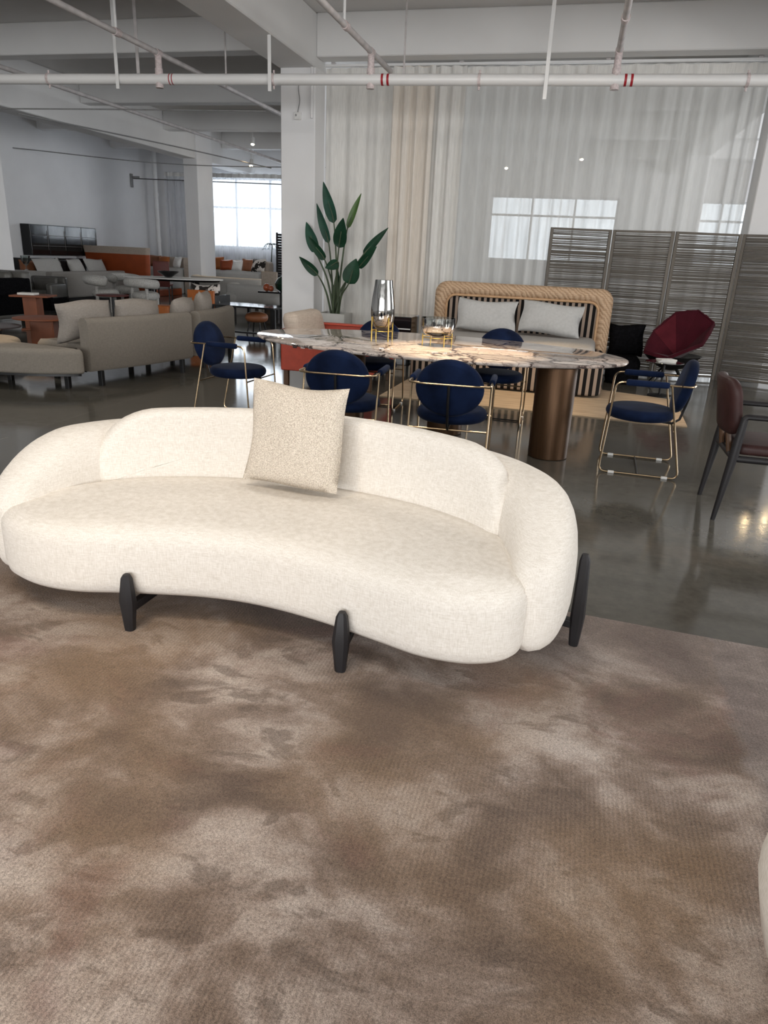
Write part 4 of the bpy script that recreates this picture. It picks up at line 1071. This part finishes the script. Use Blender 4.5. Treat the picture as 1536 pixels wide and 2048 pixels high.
# taupe modular sofa: backless bench, two curved back modules
be = thing('bench_module', 'taupe backless sofa module at the left edge, lit by a warm spotlight', 'sofa', (-5.9, 6.75, 0))
bo = spline([(*p, 0) for p in [(-7.3, 6.02), (-6.3, 6.05), (-5.36, 6.22), (-4.93, 6.42), (-4.90, 6.53), (-5.3, 6.60), (-5.86, 6.70), (-6.02, 6.98), (-6.4, 7.10), (-7.3, 6.95)]], 6, True)
build('seat', pad(bo, round_rings(0.165, 0.425, 0.03, 0.06)), 'taupe', be, True, True, ang=60)
build('frame', pad(bo, [(0.04, 0.14), (0.04, 0.166)]), 'blackmetal', be, False, True)
for x, y in ((-5.08, 6.50), (-5.9, 6.62), (-6.9, 6.1), (-6.9, 6.85)):
    build('leg', box((x, y, 0.08), (0.05, 0.05, 0.16), 0.003), 'blackmetal', be, False, True)
def back_module(label, pts, lean):
    pth = spline([(*p, 0) for p in pts], 10); n = len(pth)
    t = thing('sofa_module', label, 'sofa', (pts[0][0]-0.4, pts[0][1]+0.5, 0))
    build('backrest', curved_slab(pth, 0.165, 0.715, 0.15, 0.06), 'taupe', t, True, True, ang=50)
    inner = []
    for i in range(n):
        d = (pth[min(i+1, n-1)]-pth[max(i-1, 0)]).normalized(); nn = Vector((-d.y, d.x, 0)); inner.append((pth[i]+nn*0.07, pth[i]+nn*0.86))
    ol_ = [a for a, b in inner] + [b for a, b in inner[::-1]]
    build('seat', pad([(v.x, v.y) for v in ol_], [(0.03, 0.165), (0.0, 0.19), (0.0, 0.38), (0.04, 0.425)]), 'taupe', t, True, True, ang=60)
    build('frame', pad([(v.x, v.y) for v in ol_], [(0.04, 0.14), (0.04, 0.166)]), 'blackmetal', t, False, True)
    for i in (2, n-3):
        for q in (-0.03, 0.8):
            d = (pth[min(i+1, n-1)]-pth[max(i-1, 0)]).normalized(); nn = Vector((-d.y, d.x, 0)); v = pth[i]+nn*q
            build('leg', box((v.x, v.y, 0.08), (0.05, 0.05, 0.16), 0.003), 'blackmetal', t, False, True)
    return pth
pB = back_module('taupe curved sofa module with its back to us, the nearer one', [(-4.95, 6.66), (-4.72, 7.35), (-4.565, 8.13)], 0)
pC = back_module('taupe curved sofa module with its back to us, half behind the left blue chair', [(-4.545, 8.30), (-4.54, 8.88), (-4.66, 9.48)], 0)
for i, (pp, f, wd, ht, lb) in enumerate(((pB, 0.17, 0.66, 0.425, 'taupe loose back cushion at the near end of the curved sofa'), (pB, 0.68, 0.68, 0.42, 'taupe loose back cushion in the middle of the curved sofa'),
                                      (pC, 0.17, 0.44, 0.41, 'small taupe back cushion third along the curved sofa'), (pC, 0.72, 0.46, 0.46, 'taupe back cushion at the far end of the curved sofa, standing highest'))):
    k = int(f*(len(pp)-1)); d = (pp[min(k+1, len(pp)-1)]-pp[max(0, k-1)]).normalized(); nn = Vector((-d.y, d.x, 0)); v = pp[k]+nn*0.31
    o = build('back_cushion', cushion(wd, ht, 0.24, 12, 0.04, 20+i, 0.014), 'taupe2', None, True, ang=80)
    o.location = (v.x, v.y, 0.452); o.rotation_euler = (R(-8), R(2*(-1)**i), math.atan2(d.y, d.x)+math.pi); tag(o, lb, 'cushion', 'loose cushions on the curved sofa')
# rust side tables
rt = thing('coffee_table', 'round rust brown side table on a block base, behind the taupe bench', 'table', (-7.35, 9.0, 0))
build('table_top', lathe([(0.37, 0.395), (0.395, 0.40), (0.395, 0.415), (0.37, 0.42)], 40), 'rust', rt)
build('base', box((0.02, 0.0, 0.20), (0.30, 0.34, 0.395), 0.006, R(25)), 'rust', rt, False); build('base_wing', box((0.13, -0.02, 0.20), (0.14, 0.20, 0.395), 0.006, R(25)), 'rust', rt, False)
dt = thing('coffee_table', 'round dark brown low table at the left edge behind the taupe bench', 'table', (-7.60, 8.22, 0))
build('table_top', lathe([(0.40, 0.33), (0.42, 0.335), (0.42, 0.35), (0.40, 0.355)], 40), 'darktop', dt); build('base', lathe([(0.17, 0.0), (0.17, 0.33)], 24), 'blackwood', dt)
build('trim_ring', tube([(0.18*math.cos(a*math.pi/12), 0.18*math.sin(a*math.pi/12), 0.30) for a in range(24)], 0.008, 6, True), 'brass', dt)
ct = box_thing('side_table', 'square topped rust side table with a slab leg, between the charcoal leather seats', 'table', (-8.93, 10.78, 0),
          [('table_top', (0, 0, 0.56), (0.62, 0.5, 0.03), 0.004, 'rust'), ('slab_leg', (-0.02, 0, 0.285), (0.22, 0.32, 0.52), 0.004, 'rust'), ('foot', (0, 0, 0.0125), (0.4, 0.36, 0.025), 0.004, 'rust')], R(20))
bk_ = build('book', G().add(*(lambda b: (b.v, b.f))(box((0, 0, 0.018), (0.28, 0.2, 0.034), 0.004))), 'paper', None, False); bk_.location = (-8.98, 10.72, 0.575); bk_.rotation_euler = (0, 0, R(14)); tag(bk_, 'white book lying on the square rust side table', 'book')
# charcoal leather seating
dl = box_thing('leather_sofa', 'charcoal leather sofa at the left edge behind the coffee tables', 'sofa', (-10.48, 11.05, 0),
          [('base', (0, 0, 0.19), (1.9, 0.95, 0.12), 0.02, 'darkleather'), ('backrest', (0, 0.40, 0.57), (1.9, 0.2, 0.70), 0.05, 'darkleather'),
           ('armrest', (0.87, 0.0, 0.50), (0.2, 0.9, 0.62), 0.04, 'blackfabric'), ('armrest', (-0.87, 0.0, 0.42), (0.2, 0.9, 0.46), 0.04, 'darkleather'),
           ('seat_cushion', (0, -0.08, 0.33), (1.5, 0.80, 0.20), 0.06, 'darkleather'), ('back_cushion', (-0.38, 0.22, 0.66), (0.74, 0.2, 0.50), 0.07, 'darkleather'), ('back_cushion', (0.38, 0.22, 0.66), (0.74, 0.2, 0.50), 0.07, 'darkleather'),
           ('leg', (0.85, -0.4, 0.07), (0.05, 0.05, 0.14), 0.004, 'blackmetal'), ('leg', (-0.85, -0.4, 0.07), (0.05, 0.05, 0.14), 0.004, 'blackmetal'), ('leg', (0.85, 0.4, 0.07), (0.05, 0.05, 0.14), 0.004, 'blackmetal'), ('leg', (-0.85, 0.4, 0.07), (0.05, 0.05, 0.14), 0.004, 'blackmetal')], R(-4))
da = box_thing('leather_armchair', 'charcoal leather armchair beside the rust side table, in front of the pale sofa', 'chair', (-11.1, 13.7, 0),
          [('base', (0, 0, 0.20), (0.78, 0.75, 0.30), 0.04, 'blackfabric'), ('backrest', (0, 0.31, 0.46), (0.78, 0.14, 0.52), 0.05, 'darkleather'), ('armrest', (0.33, 0, 0.42), (0.12, 0.72, 0.34), 0.04, 'darkleather'), ('armrest', (-0.33, 0, 0.42), (0.12, 0.72, 0.34), 0.04, 'darkleather'),
           ('back_cushion', (0, 0.19, 0.52), (0.54, 0.14, 0.36), 0.05, 'darkleather'), ('seat_cushion', (0, -0.05, 0.38), (0.54, 0.6, 0.12), 0.04, 'darkleather'), ('foot', (0, 0, 0.025), (0.6, 0.6, 0.05), 0.004, 'blackmetal')], R(10))
dc = box_thing('leather_chair', 'dark brown leather chair at far left against the white column', 'chair', (-13.3, 14.4, 0),
          [('seat', (0, 0, 0.42), (0.8, 0.7, 0.16), 0.05, 'darkleather'), ('backrest', (0, 0.3, 0.72), (0.9, 0.16, 0.52), 0.06, 'darkleather'), ('leg', (-0.3, -0.28, 0.17), (0.04, 0.04, 0.34), 0.004, 'blackmetal'), ('leg', (0.3, -0.28, 0.17), (0.04, 0.04, 0.34), 0.004, 'blackmetal'), ('leg', (-0.3, 0.28, 0.17), (0.04, 0.04, 0.34), 0.004, 'blackmetal'), ('leg', (0.3, 0.28, 0.17), (0.04, 0.04, 0.34), 0.004, 'blackmetal')])
# pale sofa in front of the wall unit
ws = box_thing('corner_sofa', 'long pale grey sofa seen from behind, in front of the black wall unit', 'sofa', (-12.93, 17.15, 0),
          [('base', (0, 0, 0.26), (1.20, 3.0, 0.32), 0.03, 'greysofa_shade'), ('backrest', (0.50, 0, 0.42), (0.22, 3.04, 0.62), 0.04, 'greysofa_shade'), ('armrest', (-0.09, -1.40, 0.42), (1.04, 0.24, 0.62), 0.04, 'greywhite'),  # arm takes the paler fabric: light on its front put into the colour
           ('seat_cushion', (-0.10, -0.55, 0.47), (0.98, 1.35, 0.12), 0.04, 'greysofa_shade'), ('seat_cushion', (-0.10, 0.82, 0.47), (0.98, 1.3, 0.12), 0.04, 'greysofa_shade'), ('plinth', (0, 0, 0.05), (1.1, 2.8, 0.10), 0.0, 'blackmetal')])
for i, (x, y, z, rx, rz, m, w, h, lb) in enumerate(((-12.98, 16.5, 0.545, -25, 90, 'greywhite', 1.0, 0.52, 'large pale grey cushion on the corner sofa, the nearest'), (-12.82, 17.35, 0.545, -20, 95, 'greywhite', 0.6, 0.5, 'pale grey cushion on the corner sofa, in the middle'), (-12.84, 18.2, 0.545, -20, 88, 'greywhite', 0.8, 0.50, 'pale grey cushion at the far end of the corner sofa'),
                                                    (-13.36, 16.1, 0.55, -15, 70, 'cognac', 0.42, 0.42, 'brown leather cushion behind the nearest pale grey cushion'), (-13.22, 16.95, 0.545, -20, 80, 'cowhide', 0.50, 0.50, 'black and white patterned cushion on the corner sofa'))):
    o = build('sofa_cushion', cushion(w, h, 0.22, 10, 0.05, 30+i, 0.012), m, None, True, ang=80); o.location = (x, y, z); o.rotation_euler = (R(rx), 0, R(rz)); tag(o, lb, 'cushion')
gv = build('glass_goblet', lathe([(0.07, 0.0), (0.07, 0.012), (0.014, 0.03), (0.014, 0.10), (0.06, 0.15), (0.10, 0.22), (0.11, 0.34), (0.104, 0.34), (0.09, 0.22), (0.05, 0.16), (0.001, 0.12)], 24), 'clearglass', None); gv.location = (-13.15, 15.75, 0.731); tag(gv, 'clear glass goblet vase on the arm of the pale corner sofa', 'vase')
# black wall unit
wu = thing('wall_cabinet', 'black glass fronted wall cabinet hung on the left wall', 'cabinet', (X0+0.19, 18.35, 0))
build('carcass', box((-0.05, 0, 1.445), (0.26, 2.8, 0.77), 0.004), 'blackmetal', wu, False)
for k in range(4):
    d_ = build('glass_door', box((0.09, -1.05+0.70*k, 1.445), (0.02, 0.68, 0.74), 0.003), 'blackgloss', wu, False); build('handle', box((0.105, -1.05+0.70*k+0.30, 1.445), (0.012, 0.012, 0.5)), 'screenframe', d_, False)
for z in (1.30, 1.56): build('shelf', box((0.1, 0, z), (0.03, 2.7, 0.012)), 'darktop', wu, False)
co = thing('sideboard', 'long black sideboard with open legs under the wall cabinet', 'cabinet', (X0+0.31, 17.5, 0))
build('top', box((0, 0, 0.985), (0.58, 2.6, 0.03), 0.003), 'blackgloss', co, False)
build('carcass', box((-0.02, 0.0, 0.62), (0.50, 2.4, 0.60), 0.004), 'blackgloss', co, False)
for y in (-1.27, 1.27): build('leg', box((0, y, 0.485), (0.45, 0.05, 0.97), 0.003), 'blackmetal', co, False)
for k in range(3): build('door', box((0.235, -0.80+0.80*k, 0.62), (0.015, 0.78, 0.56), 0.003), 'blackmetal', co, False)
# orange and beige headboard
hb = thing('leather_bed', 'burnt orange leather headboard with beige upper band, before the left wall', 'bed', (-12.85, 19.2, 0))
def flare(z0, z1, w0, w1, th, y=0.0):
    o_ = []
    V = []
    for z, w in ((z0, w0), (z1, w1)):
        for x, yy in rrect(w, th, th*0.45, 4): V.append((x, yy+y-(z-0.4)*0.10, z))
    n = len(V)//2; F = [(i, (i+1) % n, n+(i+1) % n, n+i) for i in range(n)] + [tuple(range(n)), tuple(n+i for i in range(n))]
    return G().add(V, F)
build('lower_panel', flare(0.05, 1.17, 1.85, 2.08, 0.2), 'deeporange', hb); build('upper_band', flare(1.17, 1.36, 2.08, 2.14, 0.2), 'tanfabric', hb)
build('mattress', pad(rrect(1.7, 1.9, 0.1, 5, 0, 1.05), round_rings(0.2, 0.55, 0.03, 0.08)), 'greywhite', hb, True); build('bed_base', box((0, 1.05, 0.10), (1.7, 1.85, 0.2), 0.02), 'deeporange', hb, False)
# white boucle chairs round a marble table
def boucle_chair(label):
    t = thing('boucle_chair', label, 'chair', group='white boucle chairs round the small marble table')
    arc = [(-0.02+0.31*math.cos(R(a)), 0.33*math.sin(R(a)), 0.655-0.03*math.cos(R(a))) for a in range(70, 291, 10)]
    build('backrest', tube(arc, [0.05]+[0.095]*(len(arc)-2)+[0.05], 12, sx=1.05), 'bouclewhite', t, True, ang=80)
    build('seat', disc_pad((0.03, 0, 0.40), 0.29, 0.17, 0.5, 28), 'bouclewhite', t, True, ang=80)
    for a in (55, 125, 235, 305): build('leg', tube([(0.26*math.cos(R(a)), 0.27*math.sin(R(a)), 0), (0.25*math.cos(R(a)), 0.27*math.sin(R(a)), 0.60 if 90 < a < 270 else 0.42)], 0.035, 10), 'bouclewhite', t)
    return t
bs_ = [(-10.15, 14.5, R(35), 'white boucle chair left of the small marble table'), (-9.08, 14.42, R(75), 'white boucle chair nearest us at the small marble table'), (-10.55, 15.95, R(-20), 'white boucle chair half hidden behind the other two')]
b0 = boucle_chair(bs_[0][3])
for i, (x, y, rz, lb) in enumerate(bs_):
    c = b0 if i == 0 else copy_tree(b0)
    c.location = (x, y, 0); c.rotation_euler = (0, 0, rz); c['label'] = lb
mtb = thing('marble_table', 'white marble table with black underside and legs among the boucle chairs', 'table', (-9.12, 15.72, 0), R(18))
build('table_top', pad([(1.15*math.cos(2*math.pi*i/48), 0.60*math.sin(2*math.pi*i/48)) for i in range(48)], [(0.0, 0.735), (0.0, 0.755)]), 'paper', mtb, False)
build('apron', pad([(1.10*math.cos(2*math.pi*i/48), 0.56*math.sin(2*math.pi*i/48)) for i in range(48)], [(0.05, 0.69), (0.0, 0.735)]), 'blackgloss', mtb, False)
for sx in (-0.5, 0.5): build('leg', lathe([(0.22, 0.0), (0.08, 0.1), (0.10, 0.69)], 20, (sx, 0, 0)), 'blackgloss', mtb)
kb = build('wire_bowl', lathe([(0.001, 0.0), (0.08, 0.01), (0.12, 0.04), (0.24, 0.12), (0.25, 0.14), (0.23, 0.13), (0.1, 0.05), (0.001, 0.03)], 20), 'blackgloss', None); kb.location = (-9.2, 15.65, 0.756); tag(kb, 'black sculptural bowl on the white marble table', 'bowl')
rs = thing('round_table', 'small round dark brown table in front of the boucle chairs', 'table', (-9.12, 13.3, 0))
build('table_top', lathe([(0.30, 0.44), (0.32, 0.45), (0.32, 0.462), (0.30, 0.47)], 32), 'darkred', rs); build('pole', tube([(0, 0, 0.02), (0, 0, 0.44)], 0.025, 10), 'blackmetal', rs); build('base', lathe([(0.18, 0.0), (0.18, 0.015), (0.03, 0.03)], 24), 'blackmetal', rs)
# high backed sofas before the far windows
def far_sofa(x, y, w, label):
    t = thing('beige_sofa', label, 'sofa', (x, y, 0))
    build('backrest', curved_slab([(-w/2, -0.35), (-w/2+0.05, 0.1), (-w/2+0.3, 0.34), (0, 0.38), (w/2-0.3, 0.34), (w/2-0.05, 0.1), (w/2, -0.35)], 0.0, 1.10, 0.22, 0.09), 'tanfabric', t, True, ang=50)
    build('seat', pad(rrect(w-0.3, 0.9, 0.1, 5, 0, -0.15), round_rings(0.0, 0.78, 0.05, 0.1)), 'greywhite', t, True, ang=60)
    return t
far_sofa(-12.9, 22.0, 1.7, 'beige sofa with orange cushions in the far left corner'); far_sofa(-10.52, 22.25, 2.1, 'long beige sofa with orange cushions under the far left window')
for i, (x, y, z, m, w, h, rz, lb) in enumerate(((-13.2, 21.6, 0.79, 'cognac', 0.45, 0.36, 10, 'dark orange cushion in the far left corner sofa'), (-12.78, 21.45, 0.79, 'orange', 0.42, 0.34, -8, 'light orange cushion in the far left corner sofa'), (-12.35, 21.5, 0.79, 'paper', 0.4, 0.34, -30, 'white cushion in the far left corner sofa'),
                                              (-11.2, 21.95, 0.79, 'orange', 0.5, 0.40, 5, 'ochre cushion right of the rear column on the long beige sofa'), (-10.80, 21.88, 0.79, 'deeporange', 0.42, 0.32, 12, 'red orange cushion on the long beige sofa'), (-10.38, 21.72, 0.79, 'paper', 0.40, 0.32, -12, 'white cushion on the long beige sofa'), (-10.05, 21.9, 0.79, 'cognac', 0.44, 0.38, 6, 'brown orange cushion on the long beige sofa'), (-9.66, 21.72, 0.79, 'cowhide', 0.5, 0.40, -10, 'patterned dark and white cushion at the right of the long beige sofa'))):
    o = build('throw_cushion', cushion(w, h, 0.16, 8, 0.05, 50+i, 0.01), m, None, True, ang=80); o.location = (x, y, z); o.rotation_euler = (R(-16), 0, R(rz)); tag(o, lb, 'cushion')
dr = box_thing('leather_chair', 'dark red leather chair with flat upright back, left of the rear column', 'chair', (-10.85, 18.1, 0),
          [('backrest', (0, 0, 0.72), (0.42, 0.06, 0.66), 0.015, 'darkred'), ('seat', (0, 0.24, 0.44), (0.42, 0.44, 0.06), 0.015, 'darkred'), ('leg', (-0.18, 0, 0.21), (0.03, 0.03, 0.42), 0.0, 'blackmetal'), ('leg', (0.18, 0, 0.21), (0.03, 0.03, 0.42), 0.0, 'blackmetal'), ('leg', (-0.18, 0.42, 0.21), (0.03, 0.03, 0.42), 0.0, 'blackmetal'), ('leg', (0.18, 0.42, 0.21), (0.03, 0.03, 0.42), 0.0, 'blackmetal')], R(20))
# cream sofas right of the marble table
def low_sofa(x, y, rz, w, d, label, top=0.70):
    t = thing('cream_sofa', label, 'sofa', (x, y, 0), rz)
    build('seat', pad(rrect(w, d, 0.3, 6), round_rings(0.24, 0.50, 0.14, 0.08)), 'greywhite', t, True, ang=60)
    build('backrest', curved_slab(spline([(w/2-0.05, 0.1, 0), (w/2-0.12, -d/2+0.25, 0), (w/2-0.5, -d/2+0.1, 0), (0, -d/2+0.06, 0), (-w/2+0.5, -d/2+0.1, 0), (-w/2+0.12, -d/2+0.25, 0), (-w/2+0.05, 0.1, 0)], 5), 0.34, top, 0.2, 0.09), 'greywhite', t, True, ang=50)
    for sx in (-1, 1):
        for sy in (-1, 1): build('leg', box((sx*(w/2-0.25), sy*(d/2-0.2), 0.13), (0.07, 0.07, 0.26), 0.005), 'blackwood', t, False)
    return t
low_sofa(-7.0, 16.0, R(-14), 1.75, 0.95, 'cream low sofa on black legs seen from behind, left of the front column')
low_sofa(-8.9, 18.3, R(-6), 2.3, 0.9, 'longer cream sofa behind the small marble table, at the foot of the rear column', 0.74)
pc = box_thing('panel_chair', 'beige chair with a flat square back beyond the cream sofa', 'chair', (-7.55, 17.7, 0),
          [('backrest', (0, 0, 0.66), (0.46, 0.06, 0.56), 0.02, 'tanfabric'), ('seat', (0, 0.25, 0.42), (0.46, 0.46, 0.08), 0.02, 'tanfabric'), ('base', (0, 0.22, 0.19), (0.30, 0.30, 0.38), 0.01, 'brownwood')], R(-8))
oc = box_thing('hide_chair', 'orange leather chair back topped with a black and white cowhide cushion', 'chair', (-6.62, 12.35, 0),
          [('back_panel', (0, 0, 0.49), (0.56, 0.05, 0.46), 0.012, 'orange'), ('side_panel', (0.27, 0.27, 0.45), (0.04, 0.52, 0.38), 0.01, 'blackmetal'), ('side_panel', (-0.27, 0.27, 0.45), (0.04, 0.52, 0.38), 0.01, 'blackmetal'), ('seat', (0, 0.28, 0.36), (0.5, 0.48, 0.12), 0.03, 'cowhide'),
           ('leg', (-0.25, 0, 0.13), (0.035, 0.035, 0.26), 0.0, 'blackmetal'), ('leg', (0.25, 0, 0.13), (0.035, 0.035, 0.26), 0.0, 'blackmetal'), ('leg', (-0.25, 0.5, 0.13), (0.035, 0.035, 0.26), 0.0, 'blackmetal'), ('leg', (0.25, 0.5, 0.13), (0.035, 0.035, 0.26), 0.0, 'blackmetal')], R(-5))
cw = cushion(0.62, 0.34, 0.2, 10, 0.06, 71, 0.014); cw.xf(Matrix.Translation((0.0, 0.15, 0.48))); build('hide_cushion', cw, 'cowhide', oc, True, ang=80)
os_ = build('orange_pouf', box((0, 0, 0.20), (0.34, 0.34, 0.40), 0.03, seg=3), 'orange', None, True, ang=50); os_.location = (-7.45, 12.5, 0); tag(os_, 'small orange leather cube stool behind the taupe sofa cushions', 'stool')
bt = box_thing('black_table', 'black open frame table with polished top, left of the front column', 'table', (-5.62, 12.35, 0),
          [('table_top', (0, 0, 0.50), (1.26, 0.75, 0.03), 0.003, 'blackgloss'), ('stretcher', (0, -0.33, 0.06), (1.2, 0.03, 0.03), 0.0, 'blackmetal'), ('leg', (-0.60, -0.34, 0.2425), (0.04, 0.04, 0.485), 0.0, 'blackmetal'), ('leg', (0.60, -0.34, 0.2425), (0.09, 0.05, 0.485), 0.0, 'blackmetal'), ('leg', (-0.62, 0.34, 0.2425), (0.04, 0.04, 0.485), 0.0, 'blackmetal'), ('leg', (0.60, 0.34, 0.2425), (0.09, 0.05, 0.485), 0.0, 'blackmetal')], R(-4))
hs_ = thing('leather_stool', 'cognac leather stool tucked under the black table', 'stool', (-5.55, 12.4, 0))
build('seat', disc_pad((0, 0, 0.30), 0.21, 0.16, 0.5, 24), 'cognac', hs_, True, ang=80)
for a in (45, 135, 225, 315): build('leg', tube([(0.13*math.cos(R(a)), 0.13*math.sin(R(a)), 0.24), (0.19*math.cos(R(a)), 0.19*math.sin(R(a)), 0)], 0.014, 8), 'blackwood', hs_)
cp = build('white_pot', lathe([(0.04, 0.0), (0.05, 0.01), (0.055, 0.11), (0.05, 0.11), (0.045, 0.02), (0.001, 0.015)], 20), 'paper', None); cp.location = (-5.95, 11.75, 0.0); tag(cp, 'small white pot on the floor before the black table', 'pot')
bh = box_thing('pedestal_table', 'tall black pedestal table holding the glass balls, at the edge of the front column', 'table', (-5.9, 14.3, 0),
          [('table_top', (0, 0, 0.645), (0.75, 0.4, 0.03), 0.003, 'blackgloss'), ('pedestal', (0.15, 0, 0.33), (0.14, 0.3, 0.60), 0.005, 'blackwood'), ('foot', (0.15, 0, 0.015), (0.34, 0.36, 0.03), 0.003, 'blackwood')])
for i, (x, y, r, lb) in enumerate(((-6.14, 14.25, 0.075, 'upper left amber glass ball on the pedestal table'), (-6.02, 14.18, 0.06, 'smaller amber glass ball nearer us on the pedestal table'))):
    o = build('glass_ball', lathe([(max(0.001, r*math.sin(math.pi*k/14)), r-r*math.cos(math.pi*k/14)) for k in range(15)], 22), 'amber', None); o.location = (x, y, 0.661); tag(o, lb, 'ornament')
gvz = build('green_vase', lathe([(0.001, 0.0), (0.10, 0.0), (0.19, 0.07), (0.21, 0.16), (0.15, 0.26), (0.06, 0.32), (0.055, 0.37), (0.045, 0.37), (0.05, 0.32), (0.001, 0.30)], 28), 'greenglass', None); gvz.location = (-5.76, 14.3, 0.661); tag(gvz, 'bulbous dark green vase on the pedestal table, half behind the column', 'vase')
# dark slatted screen and palm by the far window
ds = thing('slatted_screen', 'dark slatted screen standing before the far left window', 'screen', (-8.95, 22.6, 0))
for x in (-0.42, 0.42): build('post', box((x, 0, 0.99), (0.05, 0.05, 1.98)), 'blackwood', ds, False)
for k in range(24): build('slat', box((0, 0, 0.12+0.078*k), (0.80, 0.03, 0.066), 0.004), 'blackwood', ds, False)
pm = thing('potted_palm', 'small palm with thin dark fronds beside the dark slatted screen', 'plant', (-9.64, 22.80, 0))
build('planter', lathe([(0.10, 0.0), (0.14, 0.3), (0.12, 0.3), (0.11, 0.27), (0.001, 0.27)], 20), 'blackmetal', pm)
build('stem', tube([(0, 0, 0.25), (-0.02, 0, 1.0), (0.02, 0, 1.62)], [0.03, 0.022, 0.012], 8), 'stem', pm)
for k in range(9):
    a = 2.4*k; L = 0.27; dx, dy = math.cos(a), math.sin(a)
    pts = [Vector((dx*L*t, dy*L*t, 1.60+0.30*t-0.42*t*t)) for t in (0, .2, .4, .6, .8, 1)]
    g = tube(pts, 0.006, 5)
    for t in range(1, 6):
        for s in (-1, 1):
            b = pts[t]; e = b + Vector((dx*0.06-dy*s*0.10, dy*0.06+dx*s*0.10, -0.05)); w_ = Vector((dx, dy, 0))*0.012
            g.add([b-w_, b+w_, e, b+Vector((0, 0, -0.004))], [(0, 1, 2), (0, 3, 2), (1, 3, 2), (0, 1, 3)])
    build('frond', g, 'leaf', pm, False)
ex = thing('wall_sign', 'small green sign fixed to the side of the rear column', 'sign', (-10.60, 19.75, 1.95))
build('plate', box((0, 0, 0), (0.03, 0.26, 0.13), 0.004), 'leaf2', ex, False)
#END
